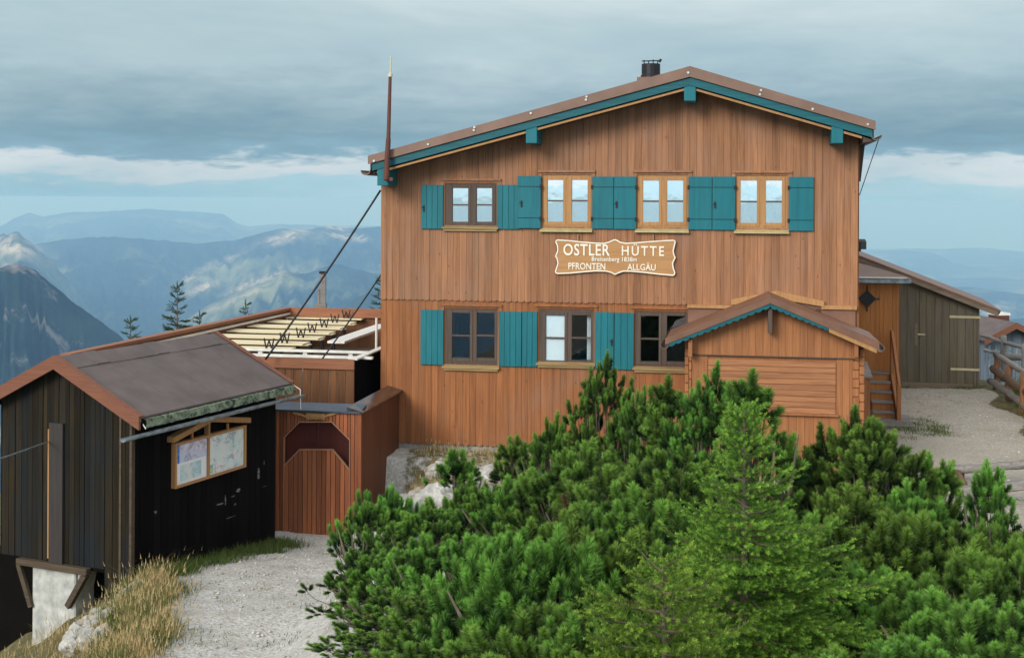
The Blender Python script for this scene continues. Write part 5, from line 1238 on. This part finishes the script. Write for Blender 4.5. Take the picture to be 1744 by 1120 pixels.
PINES = [  # px, py of the top, depth, radius scale, label
 (785, 748, 19.4, .5, 'small isolated mountain pine on the rocks at the left foot of the hut wall'),
 (878, 724, 19.3, .5, 'low dark pine with two round tops against the orange hut wall'),
 (952, 702, 18.4, .7, 'mountain pine directly left of the tallest pine by the wall'),
 (1030, 608, 17.6, .7, 'tall mountain pine reaching the sill of the lower middle window'),
 (1092, 652, 17.0, .7, 'mountain pine in front of the third lower window of the hut'),
 (1140, 636, 15.6, .5, 'upright pine in front of the left corner of the porch'),
 (1212, 626, 14.6, .75, 'bushy pine with candle shoots before the left part of the porch hatch'),
 (1284, 626, 14.0, .55, 'narrow dark pine with a tall single top before the middle of the porch hatch'),
 (1392, 768, 16.0, .7, 'small nearly black pine at the foot of the porch right of the young spruce'),
 (1462, 680, 15.0, .9, 'dense tall pine beside the right corner of the porch below the steps'),
 (1500, 722, 14.2, 1., 'broad pine on the right of the porch corner, next to the stone slab'),
 (1592, 746, 14.4, .42, 'pointed pine standing alone before the gravel yard left of the log barrier'),
 (1540, 815, 13.0, .85, 'low pine below the stone slab at the near edge of the gravel yard'),
 (1688, 756, 13.2, .34, 'thin pine whose top crosses the log barrier in the yard'),
 (1752, 868, 11.6, .8, 'yellowish pine at the right picture edge under the lower beam of the barrier'),
 (660, 815, 17.0, .75, 'open pine with visible stems beside the right foot of the gate'),
 (622, 838, 16.4, 1.75, 'small tufted pine leaning over the path in front of the gate'),
 (728, 850, 15.8, .95, 'pine beside the pale boulder between the gate and the hut'),
 (600, 955, 13.9, 1.8, 'sparse pine with bare twigs hanging over the gravel path'),
 (655, 915, 13.4, .85, 'pine bordering the middle of the gravel path'),
 (810, 815, 16.6, 1., 'mountain pine in the second row right of the pale boulder'),
 (905, 790, 16.0, 1., 'broad pine in the second row below the two-topped pine'),
 (1000, 745, 15.2, 1.1, 'broad pine below the tallest back pine in the middle of the slope'),
 (955, 860, 12.8, 1.1, 'wide pine cushion in the middle of the slope left of the candle pines'),
 (1065, 780, 13.4, 1.05, 'pine below the left porch corner in the middle of the slope'),
 (1150, 745, 12.6, 1., 'pine directly behind the left side of the young spruce'),
 (852, 885, 12.0, 1., 'pine in the middle left of the slope with grey dead twigs below'),
 (762, 890, 12.6, .95, 'pine right of the path-side pines, below the boulder'),
 (700, 985, 11.2, .95, 'low pine above the bottom edge right of the gravel path'),
 (628, 1050, 10.4, .62, 'dark low pine at the bottom edge touching the gravel path'),
 (868, 900, 9.4, .75, 'near pine with two bluish candle shoots pointing straight up'),
 (935, 885, 9.0, .8, 'near pine with three tall pale candles left of the young spruce'),
 (1030, 880, 9.6, 1., 'near pine close to the left branches of the young spruce'),
 (1100, 825, 10.8, .95, 'pine pressed against the left flank of the young spruce'),
 (960, 1010, 8.0, 1., 'pine at the bottom edge below the tall pale candles'),
 (820, 1050, 8.2, .95, 'pine at the bottom edge with twisted stems, centre left'),
 (722, 1075, 8.6, .85, 'pine clump at the bottom edge right of the dark low pine by the path'),
 (1045, 1010, 7.8, .85, 'pine at the bottom edge just left of the pale spruce seedling'),
 (1450, 815, 12.6, 1., 'round pine behind the right branches of the young spruce'),
 (1535, 850, 11.4, 1.05, 'broad bright pine in the middle of the right-hand thicket'),
 (1640, 872, 11.6, .95, 'wide pine under the log barrier in the right-hand thicket'),
 (1716, 915, 10.2, .9, 'pine below the yellowish one at the right picture edge'),
 (1455, 935, 9.8, 1., 'dark pine right of the spruce where its long right branch ends'),
 (1555, 965, 9.2, 1.1, 'pine with many round pale tips in the lower right thicket'),
 (1660, 985, 8.6, 1.1, 'pine in the lower right thicket left of the corner pine'),
 (1742, 1010, 8.0, 1., 'pine filling the lower right corner of the view'),
 (1590, 1075, 7.4, 1., 'lowest pine at the bottom edge of the right thicket'),
 (1480, 1080, 7.6, .9, 'pine at the bottom edge beside the right foot of the spruce'),
 (840, 955, 10.4, 1.05, 'pine below the twin-candle pine in the lower middle of the slope'),
 (1340, 850, 12.0, .8, 'low pine hidden behind the right flank of the young spruce')]
GRP = 'mountain pines growing on the slope in front of the hut'
protos = {}
def add_pine(x, y, d, rs_, lab, grp=GRP):
    c_ = P(x, y, d); g_ = gh(c_.x, c_.y); H = c_.z-g_-.13
    best = min([11] if rs_ > 1.5 else range(8, 11) if rs_ < .6 else range(8), key=lambda i: abs(math.log(VAR[i][1]/H))+(0 if (i+int(x)) % 2 else .02))
    if rs_ < .6: rs_ = rs_*2.1
    if rs_ > 1.5: rs_ -= 1
    s = H/VAR[best][1]; sx = np.clip(rs_*.93, .3, 1.3)
    if best not in protos:
        V, q, b = pine_parts(best); o = empty('mountain_pine', lab, 'pine', group=grp)
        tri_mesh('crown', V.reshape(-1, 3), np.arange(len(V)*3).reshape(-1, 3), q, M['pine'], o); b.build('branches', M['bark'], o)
        protos[best] = o
    else:
        src = protos[best]; o = src.copy(); col.objects.link(o); o['label'] = lab
        for ch_ in src.children: k = ch_.copy(); col.objects.link(k); k.parent = o
    o.location = (c_.x, c_.y, g_-.03); o.scale = (sx*max(.85, min(1.1, s**.5)), sx*max(.85, min(1.1, s**.5)), s); o.rotation_euler = (0, 0, random.uniform(0, 6.28))
    return o
for a in PINES: add_pine(*a)
# spruce
def twig_t(seed, L=.12, n=64):
    r = np.random.RandomState(seed); v, q = needles(L, n, .021, .0048, 1.0, .4, r); return v, q
twt = [twig_t(300+i) for i in range(3)]
def spruce(name, label, base, H, Rb, nb, mat, seed, detail=1., pw_=1.0, minr=.05, nwf=1., grp=None, skew=(0, 0)):
    r = np.random.RandomState(seed); o = empty(name, label, 'spruce', base, group=grp)
    b = MB(); b.tube([(0, 0, -.1), (.01, 0, H*.4), (0, .01, H*.8), (0, 0, H-.02)], [.018*H+.006, .013*H+.004, .006*H, .003], 7); b.build('trunk', M['bark'], o)
    b = MB(); P_, D_, S_ = [], [], []
    def twig(p, d, L):
        n = max(1, int(round(L/.085))); 
        for k in range(n): P_.append(p+d*L*k/n); D_.append(d+r.normal(size=3)*.06); S_.append(1.0)
    z = H
    twig(np.array([0, 0, H-.32]), np.array([0, 0, 1.]), .30)
    lv = 0
    for i in range(nb):
        f = (i+.5)/nb; zb = H*(1-f**.92)*.97+.02; Lb = (minr+(Rb-minr)*f**pw_)*r.uniform(.55, 1.25)
        az = i*2.399+r.uniform(-.3, .3); sk = 1+.0*math.cos(az); 
        dx = np.array([math.cos(az), math.sin(az), 0]); Lb *= 1+skew[0]*math.cos(az)+skew[1]*math.sin(az)
        rise = .40*(1-f)**1.3-.06+.10*r.normal(); m_ = max(3, int(Lb/.055*detail)); prev = np.array([0, 0, zb]); pts = [prev]
        for k in range(m_):
            t = (k+1)/m_; dd = norm((dx+np.array([0, 0, rise-.32*f*math.sin(t*2.2)+.42*t*t])+r.normal(size=3)*.03)[None])[0]
            prev = prev+dd*Lb/m_; pts.append(prev)
            side = np.cross(dd, [0, 0, 1.]); sl = (Lb*(1-t)*.55+.05)*r.uniform(.7, 1.1)
            sl = min(sl, .42)
            if t > .12:
                for sg_ in ((-1, 1) if r.rand() < .85 else (r.choice([-1, 1]),)):
                    d2 = norm((dd*.75+side*sg_*.75+np.array([0, 0, .10+.12*r.normal()]))[None])[0]
                    twig(prev, d2, sl)
                    if sl > .16:
                        s2 = np.cross(d2, [0, 0, 1.])
                        for q_ in np.arange(.25, .9, .09/sl*1.0):
                            d3 = norm((d2*.8+s2*r.choice([-1, 1])*.65+np.array([0, 0, .1*r.normal()]))[None])[0]; twig(prev+d2*sl*q_, d3, sl*(1-q_)*.5+.04)
            twig(prev-dd*Lb/m_, dd, Lb/m_)
        b.tube(pts[::max(1, len(pts)//5)]+[pts[-1]], list(np.linspace(.006+.007*Lb, .002, len(pts[::max(1, len(pts)//5)])+1)), 5, caps=False)
    b.build('branches', M['bark_tw'], o)
    P_ = np.array(P_); D_ = np.array(D_); S_ = np.array(S_)*r.uniform(.85, 1.2, len(P_)); idx = r.randint(0, 3, len(P_)); Vs, Rs = [], []
    for i, (tv, tr) in enumerate(twt):
        m_ = idx == i; v, q = place(tv*nwf, tr, P_[m_], D_[m_], S_[m_], r); Vs.append(v); Rs.append(q)
    V = np.concatenate(Vs); q = np.concatenate(Rs)
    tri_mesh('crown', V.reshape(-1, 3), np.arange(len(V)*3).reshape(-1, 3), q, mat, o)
    print('spruce', len(P_), len(V)); return o
c_ = P(1268, 690, 8.8); g_ = gh(c_.x, c_.y)
spruce('young_spruce', 'light yellow-green young spruce with pointed top in the foreground before the porch', (c_.x, c_.y, g_), c_.z-g_, 1.42, 104, M['spruce'], 11, pw_=1.35, skew=(.18, 0))
c_ = P(1130, 955, 7.2); g_ = gh(c_.x, c_.y)
spruce('young_spruce', 'low pale spruce seedling spreading at the bottom left foot of the pointed spruce', (c_.x, c_.y, g_), c_.z-g_, .75, 40, M['spruce'], 12, pw_=.6)
for (x, y0, y1, d, R_, nb, lb, sd) in ((302, 482, 600, 44, .95, 34, 'tallest of the small dark spruces rising behind the terrace windbreak', 21), (222, 542, 620, 43, .95, 22, 'broad low spruce behind the windbreak, left of the tallest one', 22),
                                    (418, 514, 570, 46, .5, 16, 'tiny pointed spruce tip behind the middle of the windbreak', 23), (652, 470, 560, 40, .6, 26, 'dark spruce edge peeping out beside the left wall of the hut', 24), (340, 532, 610, 44.5, .55, 18, 'small spruce top close right of the tallest one behind the windbreak', 25)):
    top = P(x, y0, d); H = max(2.2, (y1-y0)/2200*d*1.25)
    spruce('background_spruce', lb, (top.x, top.y, top.z-H), H, R_, nb, M['spruce_dark'], sd, detail=.8, pw_=1.25, nwf=1.9, grp='small spruces behind the terrace')
# grass
def grass(name, label, pts, mat, hmin, hmax, per, spread, lean=.35, wd=.006, heads=False):
    r = np.random.RandomState(len(pts)); Vs, Ts, Rs = [], [], []; nv = 0
    for (x, y, s) in pts:
        z = gh(x, y)
        for k in range(per):
            px_, py_ = x+r.normal()*spread, y+r.normal()*spread; h = r.uniform(hmin, hmax)*s; az = r.rand()*6.28; ln = lean*h*r.rand()*1.4
            dx, dy = math.cos(az)*ln+.10*h, math.sin(az)*ln; sx_, sy_ = r.normal(), r.normal(); q_ = wd/2/math.hypot(sx_, sy_); sx_ *= q_; sy_ *= q_
            zb = z-.03
            Vs += [(px_-sx_, py_-sy_, zb), (px_+sx_, py_+sy_, zb), (px_+dx*.35-sx_*.8, py_+dy*.35-sy_*.8, zb+h*.6), (px_+dx*.35+sx_*.8, py_+dy*.35+sy_*.8, zb+h*.6), (px_+dx, py_+dy, zb+h*.97)]
            Ts += [(nv, nv+1, nv+3), (nv, nv+3, nv+2), (nv+2, nv+3, nv+4)]; q = r.rand(); Rs += [q]*3; nv += 5
            if heads and r.rand() < .22:
                e = np.array([px_+dx, py_+dy, zb+h*.97]); Vs += [tuple(e+np.array([-.007, 0, -.04])), tuple(e+np.array([.007, 0, -.04])), tuple(e+np.array([dx*.1, dy*.1, .04]))]; Ts.append((nv, nv+1, nv+2)); Rs.append(1.); nv += 3
    o = tri_mesh(name, np.array(Vs), np.array(Ts), np.array(Rs), mat); o['kind'] = 'stuff'; tag(o, label, 'grass'); return o
r = np.random.RandomState(3); pts = []; gpts = []
for k in range(380):
    Y = r.uniform(13.2, 20.3); xe_ = -4.45-(Y-15)*.21; X = xe_+r.uniform(-.32, .44)*(1 if Y < 18 else .6)+.1*math.sin(Y*2.6)
    s = .35+.6*r.rand() if r.rand() < .7 else .95+.45*r.rand()
    (pts if r.rand() < .6 else gpts).append((X, Y, s))
for k in range(110): pts.append((r.uniform(-7.6, -4.9), r.uniform(13.5, 18.6), r.uniform(.5, 1.3)))
for k in range(150):
    Y = r.uniform(21, 24.8); X = -1.95+(Y-22)*.1+r.rand()*2.6; (pts if r.rand() < .75 else gpts).append((X, Y, r.uniform(.35, .95)))
grass('dry_grass', 'golden dry grass along the edge of the gravel path by the tarred shed', pts, M['drygrass'], .10, .30, 46, .10, heads=True, lean=.8, wd=.0045)
for k in range(150):
    u = r.uniform(.2, SL); p_ = SF.world(u, -.10-r.rand()**2*.45, 0); gpts.append((p_.x, p_.y, r.uniform(.4, .9)))
for k in range(40): gpts.append((r.uniform(-4.3, -1.8), r.uniform(14, 22), r.uniform(.12, .3)))
for k in range(110): Y = r.uniform(28, 34); gpts.append((np.interp(Y, [28, 34], [11.6, 13.3])+r.uniform(-.3, 1.6), Y, r.uniform(.8, 1.9)))
for k in range(60): p_ = HF.world(UW+r.uniform(1.0, 2.2), 4.2+r.normal()*.5, 0); gpts.append((p_.x, p_.y, r.uniform(.2, .6)))
for k in range(30): p_ = GF.world(r.uniform(-4, 0), -.15+r.normal()*.1, 0); gpts.append((p_.x, p_.y, r.uniform(.3, .6)))
grass('green_grass', 'short green grass and weeds at the wall feet and on the right slope', gpts, M['greengrass'], .08, .26, 55, .11, wd=.009, lean=.7)
# rocks
def rock(x, y, d, s, label, grp=None, sq=.7, zoff=0, seed=0, tall=1.):
    c_ = P(x, y, d); g_ = gh(c_.x, c_.y); import bmesh
    bm = bmesh.new(); bmesh.ops.create_icosphere(bm, subdivisions=4 if s > .12 else 3, radius=1)
    off = Vector((seed*3.1, seed*1.7, 5))
    for v_ in bm.verts:
        n = v_.co.normalized(); k = 1+.42*mnoise.noise(n*1.2+off)+.16*mnoise.noise(n*3+off)+.07*mnoise.noise(n*7+off)+.03*mnoise.noise(n*15+off)
        v_.co = Vector((n.x*k*s, n.y*k*s*.8, n.z*k*s*sq*tall))
    me = bpy.data.meshes.new('rock'); bm.to_mesh(me); bm.free(); me.materials.append(M['rock'])
    o = bpy.data.objects.new('rock', me); col.objects.link(o); o.location = (c_.x, c_.y, g_+s*sq*.25+zoff); o.rotation_euler = (0, 0, seed*1.3)
    tag(o, label, 'rock', grp); return o
big = [(742, 832, 18.2, .52, 'large pale limestone boulder between the gate and the pines', 1.0), (636, 842, 20.6, .36, 'pale boulder at the right foot of the gate return wall', .9), (690, 790, 22.4, .34, 'rough grey rock against the foundation left corner of the hut', .6),
       (826, 772, 22.0, .42, 'flat pale rock under the hut wall behind the isolated pine', .5), (800, 800, 20.2, .40, 'boulder right of the large pale one, half behind the pine', .7), (640, 930, 17.8, .45, 'bleached rock ledge at the path just right of the gate foot', .4),
       (1395, 862, 13.2, .30, 'pale stone showing between the young spruce and the dark pine', .9), (1415, 900, 12.4, .34, 'white rock behind the tip of the long right spruce branch', .9), (715, 880, 17., .34, 'pale rock under the pine beside the large boulder', .8), (1345, 810, 19.6, .3, 'grey stone at the foot of the porch wall', .6),
       (712, 806, 22.6, .22, 'small pale stone in dry grass below the left end of the hut wall', .6), (752, 788, 23.2, .26, 'angular stone in the dry grass under the hut foundation', .6), (672, 818, 21.6, .24, 'small rock tucked against the gate return wall', .8), (770, 812, 21.2, .2, 'small pale stone just above the large boulder', .7), (700, 852, 19.2, .26, 'pale stone left of the large boulder', .7)]
for i, (x, y, d, s, lb, sq) in enumerate(big): rock(x, y, d, s, lb, None, sq, seed=i+1)
small = [(150, 1062, 17.0, .15), (134, 1080, 16.8, .17), (172, 1050, 17.2, .13), (189, 1042, 17.3, .11), (202, 1030, 17.5, .10), (215, 1018, 17.7, .12), (226, 1004, 17.9, .12), (165, 1080, 16.4, .17), (128, 1098, 16.2, .20), (192, 1068, 16.6, .13), (152, 1105, 15.8, .16), (238, 992, 18.0, .10), (176, 1100, 15.7, .12)]
places = ['beside the concrete pier, the widest of the heap', 'touching the concrete pier, second lowest on its left', 'in the middle of the stone heap under the shed corner', 'above the middle of the heap, near the shed planks', 'upper part of the heap close to the shed corner', 'just below the dry grass at the shed corner', 'half hidden in the grass blades at the shed corner', 'low in the heap right of the pier',
          'lowest and leftmost of the heap at the bottom edge', 'right side of the heap against the grass bank', 'bottom edge of the heap in dry grass', 'topmost and smallest stone by the corner planks', 'bottom right stone of the heap in the grass']
for i, (x, y, d, s) in enumerate(small): rock(x, y, d, s, 'white round stone '+places[i], 'white stones heaped below the tarred shed', .8, zoff=.06, seed=20+i)
# loose pebbles
r = np.random.RandomState(8); b = MB(); tmpl = [Vector(v_) for v_ in ((1, 0, 0), (-1, 0, 0), (0, 1, 0), (0, -1, 0), (0, 0, 1), (0, 0, -1))]; fc = [(0, 2, 4), (2, 1, 4), (1, 3, 4), (3, 0, 4), (2, 0, 5), (1, 2, 5), (3, 1, 5), (0, 3, 5)]
cnt = 0
while cnt < 4200:
    Y = r.uniform(12.5, 34); X = r.uniform(-5.6, 12.5)
    if X > -1.2 and Y < 19.5: continue
    if X < -4.3-(Y-15)*.21 or (Y > 22.2 and X < 9) or X > 10.9+.2*(Y-28): continue
    if Y > 19 and X < 5.8 and X > -.8: continue
    s = .008+.03*r.rand()**4+(.03*r.rand() if r.rand() < .02 else 0); z = gh(X, Y) if False else None
    b_ = (X, Y, s); cnt += 1
    if cnt == 1: PB = []
    PB.append(b_)
PB = np.array(PB); Z = ground_h(PB[:, 0], PB[:, 1])
for (X, Y, s), z in zip(PB, Z):
    a, c1_, c2_ = r.rand()*3, r.uniform(.6, 1.1), r.uniform(.35, .7); ca, sa = math.cos(a), math.sin(a)
    b.add([(X+s*(v_.x*ca-v_.y*c1_*sa), Y+s*(v_.x*sa+v_.y*c1_*ca), z+s*.2+s*c2_*v_.z) for v_ in tmpl], fc, r.rand())
o = b.build('pebbles', plain('pebble', (.46, .44, .40), .9, var=.35, sc=3), None, smooth=True); o['kind'] = 'stuff'; tag(o, 'loose pale pebbles scattered over the gravel path and yard', 'gravel')
# ================================================================== HAZE (real air between here and the far ranges)
me = bpy.data.meshes.new('haze'); import bmesh
bm = bmesh.new(); bmesh.ops.create_cube(bm, size=1); bm.to_mesh(me); bm.free()
hz = bpy.data.objects.new('haze', me); col.objects.link(hz); hz.scale = (50000, 50000, 1262); hz.location = (0, 0, -1254+631); hz['kind'] = 'stuff'; hz['label'] = 'blue haze over the valley and far mountains'; hz['category'] = 'haze'
m = bpy.data.materials.new('haze_air'); m.use_nodes = True; t = m.node_tree; t.nodes.clear(); out = N(t, 'ShaderNodeOutputMaterial'); pv = N(t, 'ShaderNodeVolumePrincipled')
pv.inputs['Color'].default_value = (.34, .62, 1, 1); pv.inputs['Absorption Color'].default_value = (.5, .64, .8, 1); pv.inputs['Density'].default_value = 1.35e-4; pv.inputs['Anisotropy'].default_value = .1
lk(t, pv.outputs[0], out.inputs['Volume']); me.materials.append(m)
